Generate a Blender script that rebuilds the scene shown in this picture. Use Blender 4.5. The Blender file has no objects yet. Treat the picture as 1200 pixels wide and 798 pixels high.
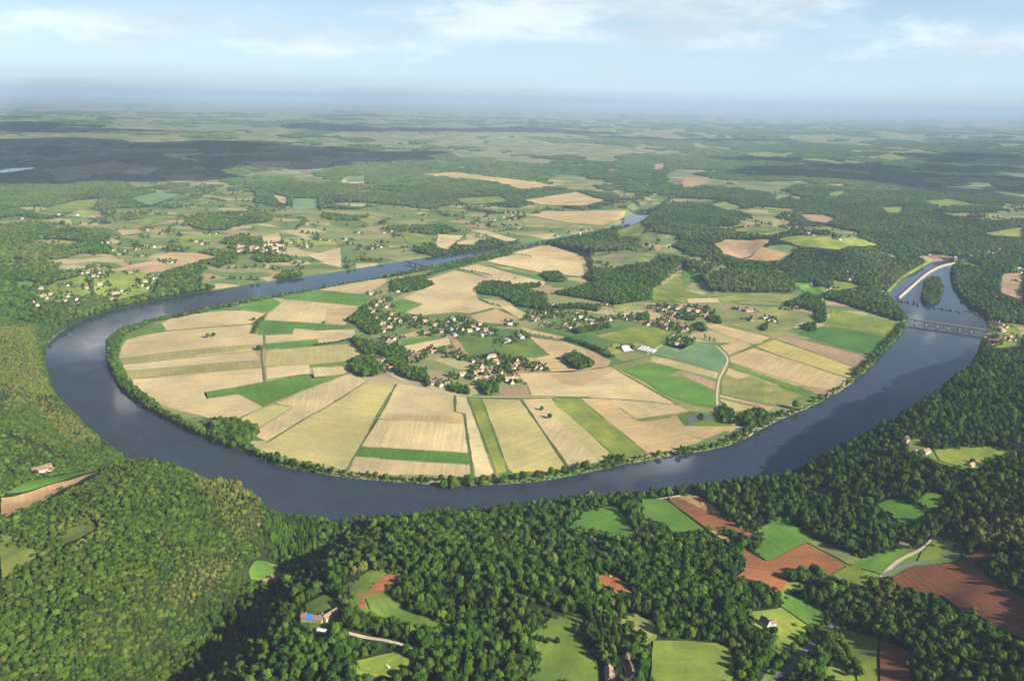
import bpy, bmesh, math, random
import numpy as np
from mathutils import Vector, Matrix, Euler
random.seed(7); RNG = np.random.default_rng(11)
scene = bpy.context.scene; COL = scene.collection
R = math.radians
# ------------------------------------------------------------------ camera maths
H, FPX, PITCH, ROLL = 700.0, 933.0, R(16.8), R(1.2)
_f = np.array([0, math.cos(PITCH), -math.sin(PITCH)]); _r0 = np.array([1., 0, 0]); _u0 = np.array([0, math.sin(PITCH), math.cos(PITCH)])
CR = math.cos(ROLL) * _r0 + math.sin(ROLL) * _u0; CU = -math.sin(ROLL) * _r0 + math.cos(ROLL) * _u0
def rays(p):
    p = np.asarray(p, float).reshape(-1, 2)
    return ((p[:, :1] - 600) / FPX) * CR + ((399 - p[:, 1:]) / FPX) * CU + _f
def flat(p, z=0.0):                       # where the view line through a photo point meets the level z
    d = rays(p); t = (np.asarray(z, float) - H) / d[:, 2]
    return d[:, :2] * t[:, None]
def project(X, Y, Z):
    v = np.stack([X, Y, np.asarray(Z, float) + 0 * X - H], -1)
    w = v @ _f
    return 600 + FPX * (v @ CR) / w, 399 - FPX * (v @ CU) / w, w
# tiles the photograph was measured in: origin and magnification
TL = {'1': (100, 320, 4.8), '2': (250, 320, 4.8), '3': (400, 260, 4.8), '4': (550, 320, 4.8), '5': (700, 320, 4.8), '6': (830, 300, 4.8), '7': (250, 420, 4.8),
      '8': (450, 420, 4.8), '9': (650, 420, 4.8), 'W': (1000, 280, 6), 'A': (0, 90, 3), 'B': (400, 90, 3), 'C': (800, 90, 3), 'D': (0, 330, 3), 'E': (0, 532, 3), 'M': (400, 532, 3),
      'F': (300, 640, 4.8), 'G': (550, 640, 4.8), 'H': (760, 640, 4.8), 'I': (760, 560, 4.8), 'J': (950, 600, 4.032), 'K': (950, 480, 4.8), 'L': (800, 330, 3), '0': (0, 0, 1)}
def TP(t, s):
    ox, oy, k = TL[t]; v = np.array([float(q) for q in s.replace(';', ',').split(',')]).reshape(-1, 2)
    return np.stack([ox + v[:, 0] / k, oy + v[:, 1] / k], -1)
# ------------------------------------------------------------------ noise
def _h(ix, iy, s):
    n = (ix.astype(np.int64) * 374761393 + iy.astype(np.int64) * 668265263 + s * 974634777) & 0x7fffffff
    n = ((n ^ (n >> 13)) * 1274126177) & 0x7fffffff
    return ((n ^ (n >> 16)) & 0xffff) / 65535.0
def vnoise(x, y, s=0):
    ix, iy = np.floor(x), np.floor(y); fx, fy = x - ix, y - iy
    fx = fx * fx * (3 - 2 * fx); fy = fy * fy * (3 - 2 * fy)
    a, b, c, d = _h(ix, iy, s), _h(ix + 1, iy, s), _h(ix, iy + 1, s), _h(ix + 1, iy + 1, s)
    return (a + (b - a) * fx) * (1 - fy) + (c + (d - c) * fx) * fy
def fbm(x, y, o=4, s=0):
    t, a, n = 0, .5, 0
    for i in range(o):
        t = t + a * vnoise(x, y, s + i); n += a; a *= .5; x = x * 2.03 + 17.1; y = y * 2.03 + 5.7
    return t / n
def sstep(a, b, x):
    t = np.clip((x - a) / (b - a), 0, 1); return t * t * (3 - 2 * t)
def inside(poly, X, Y):
    poly = np.asarray(poly); r = np.zeros(X.shape, bool); lo, hi = poly.min(0), poly.max(0)
    m = (X >= lo[0]) & (X <= hi[0]) & (Y >= lo[1]) & (Y <= hi[1])
    if not m.any(): return r
    x, y = X[m], Y[m]; c = np.zeros(x.shape, bool)
    for (x0, y0), (x1, y1) in zip(poly, np.roll(poly, -1, 0)):
        if y0 == y1: continue
        c ^= ((y0 > y) != (y1 > y)) & (x < (x1 - x0) * (y - y0) / (y1 - y0) + x0)
    r[m] = c; return r
def dist_line(pts, X, Y, closed=False, cap=1e9):
    pts = np.asarray(pts); d = np.full(X.shape, 1e18); n = len(pts)
    for i in range(n if closed else n - 1):
        a, b = pts[i], pts[(i + 1) % n]; ab = b - a
        t = np.clip(((X - a[0]) * ab[0] + (Y - a[1]) * ab[1]) / max(ab @ ab, 1e-9), 0, 1)
        d = np.minimum(d, (X - a[0] - t * ab[0]) ** 2 + (Y - a[1] - t * ab[1]) ** 2)
    return np.sqrt(d)
def smooth_line(p, n=3):
    p = np.asarray(p, float)
    for _ in range(n):
        q = [p[0]]
        for a, b in zip(p[:-1], p[1:]): q += [a * .75 + b * .25, a * .25 + b * .75]
        p = np.array(q + [p[-1]])
    return p
# ------------------------------------------------------------------ river banks (photo points at water level)
INNER = flat(np.array([(772, 226), (752, 238), (738, 250), (728, 262), (700, 275), (650, 285), (610, 291), (579, 296), (546, 307), (500, 317), (450, 326), (417, 331), (362, 342), (330, 347), (300, 353), (262, 360), (225, 369), (185, 376), (150, 386),
    (131, 396), (124, 405), (125, 420), (130, 437), (143, 456), (160, 472), (187, 489), (210, 501), (233, 512), (260, 521), (287, 531), (320, 545), (367, 554), (400, 559), (450, 564), (500, 568), (553, 569), (600, 567), (633, 564), (667, 558), (700, 551), (750, 541), (793, 533), (830, 528),
    (863, 520), (890, 504), (910, 494), (940, 481), (967, 468), (990, 455), (1007, 442), (1023, 428), (1037, 413), (1051, 397), (1063, 383), (1062, 374), (1054, 364), (1046, 355), (1039, 347), (1048, 338), (1058, 330), (1072, 320), (1087, 311), (1093, 306)]))
OUTER = flat(np.array([(786, 232), (770, 244), (757, 256), (740, 266), (700, 270), (650, 279), (600, 287), (567, 292), (525, 298), (475, 306), (442, 311), (400, 318), (375, 322), (340, 327), (302, 332), (270, 337), (250, 340), (225, 345), (183, 352), (142, 361), (118, 368), (100, 375), (80, 384), (64, 394),
    (55, 404), (54, 416), (56, 430), (62, 450), (70, 467), (80, 479), (93, 491), (106, 503), (120, 514), (140, 530), (170, 553), (205, 578), (245, 598), (285, 612), (320, 612), (360, 613), (400, 613), (440, 611), (483, 607), (550, 600), (600, 594), (650, 589), (700, 584), (750, 579), (800, 574),
    (850, 569), (890, 565), (930, 559), (975, 549), (1018, 538), (1054, 520), (1084, 496), (1111, 468), (1131, 440), (1143, 419), (1148, 404), (1153, 392), (1157, 380), (1157, 370), (1145, 364), (1130, 358), (1124, 347), (1115, 335), (1112, 323), (1115, 312), (1118, 305)]))
INNER = smooth_line(INNER, 2); OUTER = smooth_line(OUTER, 2)
RIVER = np.concatenate([INNER, OUTER[::-1]])
PENIN = np.concatenate([smooth_line(flat(np.array([(579, 299), (546, 308)])), 1), INNER[26:-12], flat(np.array([(1050, 366), (1030, 372), (968, 358), (955, 335), (925, 345), (835, 345), (822, 330), (800, 315), (770, 338), (765, 352), (700, 352), (690, 300), (640, 288)]))])
# ------------------------------------------------------------------ relief control points: photo x, y, height
CTRL = """30,445,55 0,400,85 0,450,115 0,350,40 40,372,12 -80,420,130 -80,500,130 60,500,45 20,505,100 100,528,35 0,535,95 50,553,72 20,590,82 110,552,66 -60,600,100
150,545,52 176,541,66 225,549,90 267,572,102 302,592,94 285,640,84 308,640,40 322,606,4 345,628,4 330,650,5 312,666,9 280,702,15 232,745,24 180,797,36 120,850,70
215,600,122 120,640,138 40,690,128 -40,690,125 0,770,124 150,690,122 250,650,104 215,700,82 170,750,86 90,780,124 450,618,26 425,640,74 392,655,78 360,690,88 320,745,93 290,790,98 375,728,96 430,690,92 440,750,95 500,640,66 500,700,88 580,640,62 600,700,82
400,612,3 483,606,3 550,604,6 640,612,14 700,608,18 780,592,14 690,660,52 720,685,66 800,690,60 640,780,90 740,785,88 560,790,95 840,770,72 900,735,62 880,660,40 850,610,26 930,660,40 960,700,46 900,600,34 980,755,60 1040,780,74 1000,640,48 1060,650,48 1100,640,54
1120,690,66 1190,720,84 1190,790,98 1100,770,86 930,550,22 975,532,52 1010,520,72 1050,503,98 1085,474,110 1115,447,110 1134,419,88 1149,398,34 1010,570,62 1060,590,70 1060,545,84 1110,530,92 1150,550,94 1190,500,104 1190,450,84 1190,420,50 1175,398,16 1190,380,10 1165,375,7 1190,360,8
1260,480,110 1260,620,110 1300,750,120 1190,640,86 1150,610,80
900,470,4 800,500,4 700,500,4 600,500,4 500,520,4 400,480,4 300,450,4 200,420,4 400,400,4 550,400,4 700,400,4 850,400,4 950,400,4 450,340,4 600,330,4 180,390,4 1020,400,4 300,500,4 1000,440,4 750,450,4
700,340,6 800,340,8 900,330,14 1000,330,10 1080,300,10 1150,330,5 1130,345,4 1050,320,8 750,310,22 850,300,26 950,290,34 1050,270,44 1150,270,44 800,270,40 900,250,60 1000,235,70 1150,230,80 700,250,6 640,250,6 580,270,5 500,280,6 400,300,6 300,320,8 200,340,10 120,355,10 60,370,24
250,300,20 150,300,40 50,310,60 0,290,70 350,270,22 450,250,16 550,240,10 650,220,8 200,250,30 50,240,40 790,245,36 800,225,60 770,215,60 720,205,50 660,195,46 850,210,70 740,268,6 760,262,8 775,252,10 600,195,40 500,195,30"""
cp = np.array([[float(q) for q in s.split(',')] for s in CTRL.split()])
cxy = flat(cp[:, :2], cp[:, 2]); _c = 40.0
def _phi(X, Y): return np.sqrt((X[..., None] - cxy[:, 0]) ** 2 + (Y[..., None] - cxy[:, 1]) ** 2 + _c * _c)
_A = _phi(cxy[:, 0], cxy[:, 1]) - np.eye(len(cp)) * 6.0
_n = len(cp); _M = np.zeros((_n + 1, _n + 1)); _M[:_n, :_n] = _A; _M[_n, :_n] = 1; _M[:_n, _n] = 1
_w = np.linalg.solve(_M, np.append(cp[:, 2], 0))
def rbf(X, Y):
    out = np.empty(X.size); x, y = X.ravel(), Y.ravel()
    for i in range(0, x.size, 40000): out[i:i + 40000] = _phi(x[i:i + 40000], y[i:i + 40000]) @ _w[:-1] + _w[-1]
    return out.reshape(X.shape)
def height(X, Y):
    D = np.hypot(X, Y)
    near = D < 6500
    far = 30 + 150 * (fbm(X / 2600, Y / 3000, 4, 3) - .38) + 90 * (fbm(X / 9000, Y / 9000, 2, 9) - .5)
    far = np.maximum(far, 4)
    h = far.copy()
    xn, yn = X[near], Y[near]
    b = np.clip(rbf(xn, yn), 3, 150)
    b = b + sstep(5, 40, b) * 16 * (fbm(xn / 160, yn / 160, 3, 21) - .5) + sstep(30, 80, b) * 10 * (fbm(xn / 60, yn / 60, 2, 31) - .5)
    nx_, ny_, _q = project(xn, yn, 10.0); b = b + sstep(8, 26, b) * sstep(2300, 3300, D[near]) * 150 * (fbm(xn / 560 + 9, yn / 700, 4, 41) - .44) * (.45 + .85 * sstep(600, 760, nx_)); b = np.maximum(b, 3.5)
    t = sstep(3600, 6200, D[near]); b = b * (1 - t) + far[near] * t
    dr = dist_line(RIVER, xn, yn, True); ins = inside(RIVER, xn, yn); dr = np.where(ins, -dr, dr); dr = dr + np.exp(-np.abs(dr) / 25) * (9 * (fbm(xn / 45, yn / 45, 3, 15) - .5))
    pen = inside(PENIN, xn, yn); b = np.where(pen, 4.0, b)
    b = 3 + (np.maximum(b, 3.5) - 3) * sstep(0, 42, dr)
    b = np.where(pen & (dr > 8), 4.0, b)
    z = np.where(dr < 0, -5 * sstep(0, 14, -dr) - .3, -.3 + (b + .3) * sstep(0, 9, dr))
    h[near] = z
    return h
NROW = 900
ir = np.concatenate([[1 / 60., 1 / 150., 1 / 250., 1 / 340.], np.linspace(1 / 430., 1 / 110000., NROW)])
th = np.concatenate([np.linspace(-58, -41, 60)[:-1], np.linspace(-41, 41, 980), np.linspace(41, 58, 60)[1:]]) * math.pi / 180
GX = np.outer(1 / ir, np.sin(th)); GY = np.outer(1 / ir, np.cos(th)); GZ = height(GX, GY)
def terrain(X, Y):                        # height on the built sheet
    X = np.asarray(X, float); Y = np.asarray(Y, float)
    i = np.interp(-1 / np.maximum(np.hypot(X, Y), 1), -ir, np.arange(len(ir))); j = np.interp(np.arctan2(X, Y), th, np.arange(len(th)))
    i0 = np.clip(i.astype(int), 0, len(ir) - 2); j0 = np.clip(j.astype(int), 0, len(th) - 2); a, b = i - i0, j - j0
    return (GZ[i0, j0] * (1 - b) + GZ[i0, j0 + 1] * b) * (1 - a) + (GZ[i0 + 1, j0] * (1 - b) + GZ[i0 + 1, j0 + 1] * b) * a
_iq = np.linspace(1 / 560., 1 / 40000., 2600)
def ground(p, lift=0.0):                  # first point of the built ground seen through a photo point
    d = rays(p); out = np.empty((len(d), 2))
    for k, v in enumerate(d):
        hd = math.hypot(v[0], v[1]); dist = 1 / _iq; x, y = v[0] / hd * dist, v[1] / hd * dist
        z = H + v[2] / hd * dist; hit = np.nonzero(z <= terrain(x, y) + lift)[0]
        i = hit[0] if len(hit) else len(dist) - 1
        if i > 0 and len(hit):
            g0 = z[i - 1] - terrain(x[i - 1], y[i - 1]) - lift; g1 = z[i] - terrain(x[i], y[i]) - lift; f = g0 / (g0 - g1 + 1e-9)
            out[k] = x[i - 1] + (x[i] - x[i - 1]) * f, y[i - 1] + (y[i] - y[i - 1]) * f
        else: out[k] = x[i], y[i]
    return out
# ------------------------------------------------------------------ scene helpers
def tag(o, label=None, cat=None, group=None, kind=None):
    for k, v in (('label', label), ('category', cat), ('group', group), ('kind', kind)):
        if v: o[k] = v
    return o
def link(name, me, mat=None, parent=None):
    o = bpy.data.objects.new(name, me); COL.objects.link(o)
    if mat is not None and me is not None: me.materials.clear(); me.materials.append(mat)
    if parent is not None: o.parent = parent
    return o
def mesh_np(name, V, F):
    me = bpy.data.meshes.new(name); V = np.asarray(V, np.float32); F = np.asarray(F, np.int32); k = F.shape[1]
    me.vertices.add(len(V)); me.vertices.foreach_set('co', V.ravel()); me.loops.add(F.size); me.loops.foreach_set('vertex_index', F.ravel())
    me.polygons.add(len(F)); me.polygons.foreach_set('loop_start', np.arange(0, F.size, k, dtype=np.int32)); me.polygons.foreach_set('loop_total', np.full(len(F), k, np.int32))
    me.update(calc_edges=True); me.validate(); return me
class MB:                                 # collects simple solids into one mesh
    def __init__(s): s.bm = bmesh.new()
    def box(s, x0, y0, z0, x1, y1, z1, M=None):
        v = [s.bm.verts.new(c) for c in ((x0, y0, z0), (x1, y0, z0), (x1, y1, z0), (x0, y1, z0), (x0, y0, z1), (x1, y0, z1), (x1, y1, z1), (x0, y1, z1))]
        if M is not None:
            for q in v: q.co = M @ q.co
        for f in ((3, 2, 1, 0), (4, 5, 6, 7), (0, 1, 5, 4), (1, 2, 6, 5), (2, 3, 7, 6), (3, 0, 4, 7)): s.bm.faces.new([v[i] for i in f])
        return s
    def prism(s, prof, y0, y1, M=None, axis='y'):  # a profile of (a, z) points swept along an axis
        P = (lambda a, z, t: (a, t, z)) if axis == 'y' else (lambda a, z, t: (t, a, z))
        A = [s.bm.verts.new(P(a, z, y0)) for a, z in prof]; B = [s.bm.verts.new(P(a, z, y1)) for a, z in prof]
        if M is not None:
            for q in A + B: q.co = M @ q.co
        n = len(prof)
        for i in range(n): s.bm.faces.new((A[i], A[(i + 1) % n], B[(i + 1) % n], B[i]))
        s.bm.faces.new(A[::-1]); s.bm.faces.new(B); return s
    def tube(s, p0, p1, r0, r1, n=8):
        p0, p1 = Vector(p0), Vector(p1); q = (p1 - p0).to_track_quat('Z', 'Y')
        A = [s.bm.verts.new(p0 + q @ Vector((r0 * math.cos(i * 2 * math.pi / n), r0 * math.sin(i * 2 * math.pi / n), 0))) for i in range(n)]
        B = [s.bm.verts.new(p1 + q @ Vector((r1 * math.cos(i * 2 * math.pi / n), r1 * math.sin(i * 2 * math.pi / n), 0))) for i in range(n)]
        for i in range(n): s.bm.faces.new((A[i], A[(i + 1) % n], B[(i + 1) % n], B[i]))
        s.bm.faces.new(A[::-1]); s.bm.faces.new(B); return s
    def mesh(s, name):
        bmesh.ops.recalc_face_normals(s.bm, faces=s.bm.faces); me = bpy.data.meshes.new(name); s.bm.to_mesh(me); s.bm.free(); return me
    def build(s, name, mat, parent=None): return link(name, s.mesh(name), mat, parent)
def empty(name, loc, rz=0): o = bpy.data.objects.new(name, None); COL.objects.link(o); o.location = loc; o.rotation_euler = (0, 0, rz); o.empty_display_size = 5; return o
def copy_tree(o):
    c = o.copy(); COL.objects.link(c)
    for ch in [q for q in o.children]:
        d = ch.copy(); COL.objects.link(d); d.parent = c
        for g in [q for q in ch.children]:
            e = g.copy(); COL.objects.link(e); e.parent = d
    return c
# ------------------------------------------------------------------ materials
class NT:
    def __init__(s, name):
        s.m = bpy.data.materials.new(name); s.m.use_nodes = True; s.t = s.m.node_tree; s.t.nodes.clear(); s.out = s.t.nodes.new('ShaderNodeOutputMaterial')
    def n(s, typ, **kw):
        q = s.t.nodes.new('ShaderNode' + typ)
        for k, v in kw.items():
            if k.startswith('i_'): 
                key = k[2:].replace('_', ' '); q.inputs[int(key) if key.isdigit() else key].default_value = v
            else: setattr(q, k, v)
        return q
    def l(s, a, b): s.t.links.new(a, b); return s
    def math(s, op, a, b=0.0, c=None):
        q = s.n('Math', operation=op)
        for i, v in enumerate((a, b, c)):
            if v is None: continue
            if hasattr(v, 'is_output'): s.l(v, q.inputs[i])
            else: q.inputs[i].default_value = v
        return q.outputs[0]
    def noise(s, vec, scale, detail=3, rough=.55):
        q = s.n('TexNoise'); q.inputs['Scale'].default_value = scale; q.inputs['Detail'].default_value = detail; q.inputs['Roughness'].default_value = rough
        if vec is not None: s.l(vec, q.inputs['Vector'])
        return q.outputs['Fac']
    def maprange(s, v, a, b, c, d):
        q = s.n('MapRange'); s.l(v, q.inputs[0])
        for i, x in enumerate((a, b, c, d)): q.inputs[i + 1].default_value = x
        return q.outputs[0]
    def mix(s, f, a, b, typ='MIX'):
        q = s.n('Mix', data_type='RGBA', blend_type=typ)
        for i, v in ((0, f), (6, a), (7, b)):
            if hasattr(v, 'is_output'): s.l(v, q.inputs[i])
            elif i == 0: q.inputs[0].default_value = v
            else: q.inputs[i].default_value = (*v, 1)
        return q.outputs[2]
    def scale(s, col, f):                 # colour times a number
        q = s.n('VectorMath', operation='SCALE'); s.l(col, q.inputs[0])
        if hasattr(f, 'is_output'): s.l(f, q.inputs['Scale'])
        else: q.inputs['Scale'].default_value = f
        return q.outputs[0]
    def bsdf(s, col, rough=.9, spec=.2, **kw):
        q = s.n('BsdfPrincipled'); q.inputs['Roughness'].default_value = rough; q.inputs['Specular IOR Level'].default_value = spec
        if hasattr(col, 'is_output'): s.l(col, q.inputs['Base Color'])
        else: q.inputs['Base Color'].default_value = (*col, 1)
        s.l(q.outputs[0], s.out.inputs[0]); return q
def pos(t): return t.n('NewGeometry').outputs['Position']
def rnd(t): return t.n('ObjectInfo').outputs['Random']
def plain(name, col, var=.25, scale=.3, rough=.9):
    t = NT(name); v = t.maprange(t.noise(t.n('TexCoord').outputs['Object'], scale, 4), .25, .75, 1 - var, 1 + var)
    r = t.maprange(rnd(t), 0, 1, 1 - var * .6, 1 + var * .6); c = t.n('RGB'); c.outputs[0].default_value = (*col, 1)
    t.bsdf(t.scale(c.outputs[0], t.math('MULTIPLY', v, r)), rough); return t.m
def field_mat(name, stripe, sscale, blotch, blot_tint=(1.0, .9, .75)):
    t = NT(name); oi = t.n('ObjectInfo'); uv = t.n('UVMap'); uv.uv_map = 'rows'
    mp = t.n('Mapping'); mp.inputs['Scale'].default_value = (.0035, sscale, 1); t.l(uv.outputs[0], mp.inputs[0])
    st = t.noise(mp.outputs[0], 1.0, 4, .7); mp2 = t.n('Mapping'); mp2.inputs['Scale'].default_value = (.02, sscale * 4, 1); t.l(uv.outputs[0], mp2.inputs[0])
    st2 = t.noise(mp2.outputs[0], 1.0, 2, .6); p = pos(t); bl = t.noise(p, .011, 5, .6); fine = t.noise(p, .16, 4, .75)
    s = t.math('ADD', t.maprange(st, .3, .7, 1 - stripe, 1 + stripe), t.maprange(st2, .3, .7, -stripe * .6, stripe * .6))
    s = t.math('MULTIPLY', s, t.maprange(fine, .25, .75, .84, 1.16)); s = t.math('MULTIPLY', s, t.maprange(bl, .3, .7, 1 - blotch, 1 + blotch))
    s = t.math('MULTIPLY', s, t.maprange(oi.outputs['Random'], 0, 1, .93, 1.07))
    sx = t.n('SeparateXYZ'); t.l(uv.outputs[0], sx.inputs[0]); tl = t.math('FRACT', t.math('DIVIDE', sx.outputs[1], 21.0)); s = t.math('MULTIPLY', s, t.maprange(t.math('ABSOLUTE', t.math('SUBTRACT', tl, .5)), .0, .05, 1 - stripe * 1.3, 1.0)); s = t.math('MULTIPLY', s, t.maprange(t.noise(p, .0045, 3, .5), .35, .65, .85, 1.14))
    c = t.mix(t.maprange(bl, .45, .75, 0, 1), oi.outputs['Color'], t.mix(1.0, oi.outputs['Color'], blot_tint, 'MULTIPLY'))
    t.bsdf(t.scale(c, s), .95, .1); return t.m
M_CROP = field_mat('dry_crop', .14, .12, .17); M_GREEN = field_mat('green_crop', .16, .14, .2, (1.2, 1.0, .8)); M_PLOUGH = field_mat('ploughed_soil', .24, .2, .2, (1.1, .95, .8)); M_GRASS = field_mat('meadow_grass', .13, .09, .26, (1.35, 1.05, .8))
def leaf_mat(name, c0, c1, tr=.25):
    t = NT(name); oc = t.n('TexCoord').outputs['Object']; at = t.n('Attribute', attribute_type='INSTANCER', attribute_name='tint').outputs['Fac']
    n1 = t.noise(oc, .45, 3, .7); n2 = t.noise(pos(t), .012, 3, .6); r = rnd(t)
    k = t.math('ADD', t.math('MULTIPLY', n1, .45), t.math('ADD', t.math('MULTIPLY', r, .6), t.math('MULTIPLY', n2, .5)))
    c = t.mix(t.maprange(k, .45, 1.1, 0, 1), c0, c1)
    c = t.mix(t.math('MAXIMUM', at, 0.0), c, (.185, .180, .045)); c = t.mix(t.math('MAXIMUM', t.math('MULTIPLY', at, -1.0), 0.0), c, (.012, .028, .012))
    c = t.scale(c, t.maprange(t.math('FRACT', t.math('MULTIPLY', r, 7.31)), 0, 1, .72, 1.28))
    d = t.n('BsdfDiffuse'); b = t.n('BsdfTranslucent'); t.l(c, d.inputs[0]); t.l(t.mix(1.0, c, (1.1, 1.2, .6), 'MULTIPLY'), b.inputs[0])
    m = t.n('MixShader'); m.inputs[0].default_value = tr; t.l(d.outputs[0], m.inputs[1]); t.l(b.outputs[0], m.inputs[2]); t.l(m.outputs[0], t.out.inputs[0]); return t.m
M_LEAF = leaf_mat('broad_leaves', (.033, .080, .009), (.102, .178, .018)); M_DARK = leaf_mat('dark_leaves', (.019, .050, .009), (.056, .114, .015), .18)
M_BARK = plain('bark', (.09, .07, .05), .3, 1.5)
def ground_mat():
    t = NT('wild_ground'); p = pos(t); a = t.noise(p, .006, 5, .6); b = t.noise(p, .06, 4, .7); at = t.n('Attribute', attribute_name='open').outputs['Fac']
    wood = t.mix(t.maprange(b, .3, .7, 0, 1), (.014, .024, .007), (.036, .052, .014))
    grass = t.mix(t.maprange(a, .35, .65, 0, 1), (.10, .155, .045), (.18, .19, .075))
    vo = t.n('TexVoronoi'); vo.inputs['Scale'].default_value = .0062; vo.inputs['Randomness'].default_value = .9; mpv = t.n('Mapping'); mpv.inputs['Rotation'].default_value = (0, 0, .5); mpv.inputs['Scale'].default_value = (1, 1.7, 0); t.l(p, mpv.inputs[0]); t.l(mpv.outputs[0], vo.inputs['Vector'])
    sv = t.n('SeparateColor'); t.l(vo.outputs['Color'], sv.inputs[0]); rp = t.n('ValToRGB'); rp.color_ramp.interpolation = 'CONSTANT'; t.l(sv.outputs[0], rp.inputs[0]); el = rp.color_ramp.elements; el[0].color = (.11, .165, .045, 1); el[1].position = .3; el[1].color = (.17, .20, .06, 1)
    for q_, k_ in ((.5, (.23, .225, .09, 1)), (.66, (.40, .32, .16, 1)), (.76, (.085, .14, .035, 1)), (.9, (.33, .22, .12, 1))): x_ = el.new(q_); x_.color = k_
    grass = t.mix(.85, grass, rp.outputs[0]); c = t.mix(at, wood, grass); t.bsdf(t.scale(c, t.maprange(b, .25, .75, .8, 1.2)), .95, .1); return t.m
M_GROUND = ground_mat()
def water_mat(name='river_water', col=(.024, .034, .050)):
    t = NT(name); p = pos(t); n = t.noise(p, .16, 4, .7); n2 = t.noise(p, .02, 4, .6)
    q = t.bsdf(t.mix(t.maprange(n2, .35, .65, 0, 1), col, tuple(c * 1.25 for c in col)), .12, .5); q.inputs['IOR'].default_value = 1.33
    t.l(t.maprange(n2, .3, .7, .05, .11), q.inputs['Roughness'])
    b = t.n('Bump'); b.inputs['Strength'].default_value = .03; b.inputs['Distance'].default_value = .5; t.l(n, b.inputs['Height']); t.l(b.outputs[0], q.inputs['Normal']); return t.m
M_WATER = water_mat()
# ------------------------------------------------------------------ ground sheet and water
PXg, PYg, _ = project(GX, GY, GZ)
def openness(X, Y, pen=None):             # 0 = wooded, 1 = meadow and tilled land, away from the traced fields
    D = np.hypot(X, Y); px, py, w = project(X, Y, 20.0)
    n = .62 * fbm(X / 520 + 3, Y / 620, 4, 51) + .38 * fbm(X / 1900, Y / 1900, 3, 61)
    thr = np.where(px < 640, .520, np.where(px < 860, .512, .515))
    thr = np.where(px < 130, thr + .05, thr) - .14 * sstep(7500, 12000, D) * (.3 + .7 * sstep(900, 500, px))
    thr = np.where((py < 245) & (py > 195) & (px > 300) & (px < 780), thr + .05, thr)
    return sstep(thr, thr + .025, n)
_k0 = int(np.argmin(np.hypot(*(OUTER - flat([(100, 375)])[0]).T))); _k1 = int(np.argmin(np.hypot(*(OUTER - flat([(1150, 405)])[0]).T)))
_SP = np.concatenate([OUTER[_k0:_k1], flat([(1215, 402), (1500, 380)]), np.array([(6000, 2500), (6000, -800), (-6000, -800)]), flat([(-900, 372), (0, 372)])])
def is_south(X, Y): return inside(_SP, X, Y)
pen_g = inside(PENIN, GX, GY); south_g = is_south(GX, GY)
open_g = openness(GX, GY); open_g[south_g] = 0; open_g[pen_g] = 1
idx = np.arange(GX.size).reshape(GX.shape)
F = np.stack([idx[:-1, :-1], idx[:-1, 1:], idx[1:, 1:], idx[1:, :-1]], -1).reshape(-1, 4)[:, ::-1]
me = mesh_np('ground', np.stack([GX, GY, GZ], -1).reshape(-1, 3), F)
a = me.attributes.new('open', 'FLOAT', 'POINT'); a.data.foreach_set('value', open_g.ravel().astype(np.float32))
me.polygons.foreach_set('use_smooth', np.ones(len(me.polygons), bool))
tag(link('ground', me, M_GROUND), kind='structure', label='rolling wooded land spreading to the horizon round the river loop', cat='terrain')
wq = [(-2600, 500), (2600, 500), (3600, 5200), (-2600, 5200)]
rv = mesh_np('river', [(x, y, 0) for x, y in wq], [(0, 1, 2, 3)])
tag(link('river', rv, M_WATER), kind='structure', label='dark blue-grey river bending round the farmed loop', cat='river')
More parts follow.
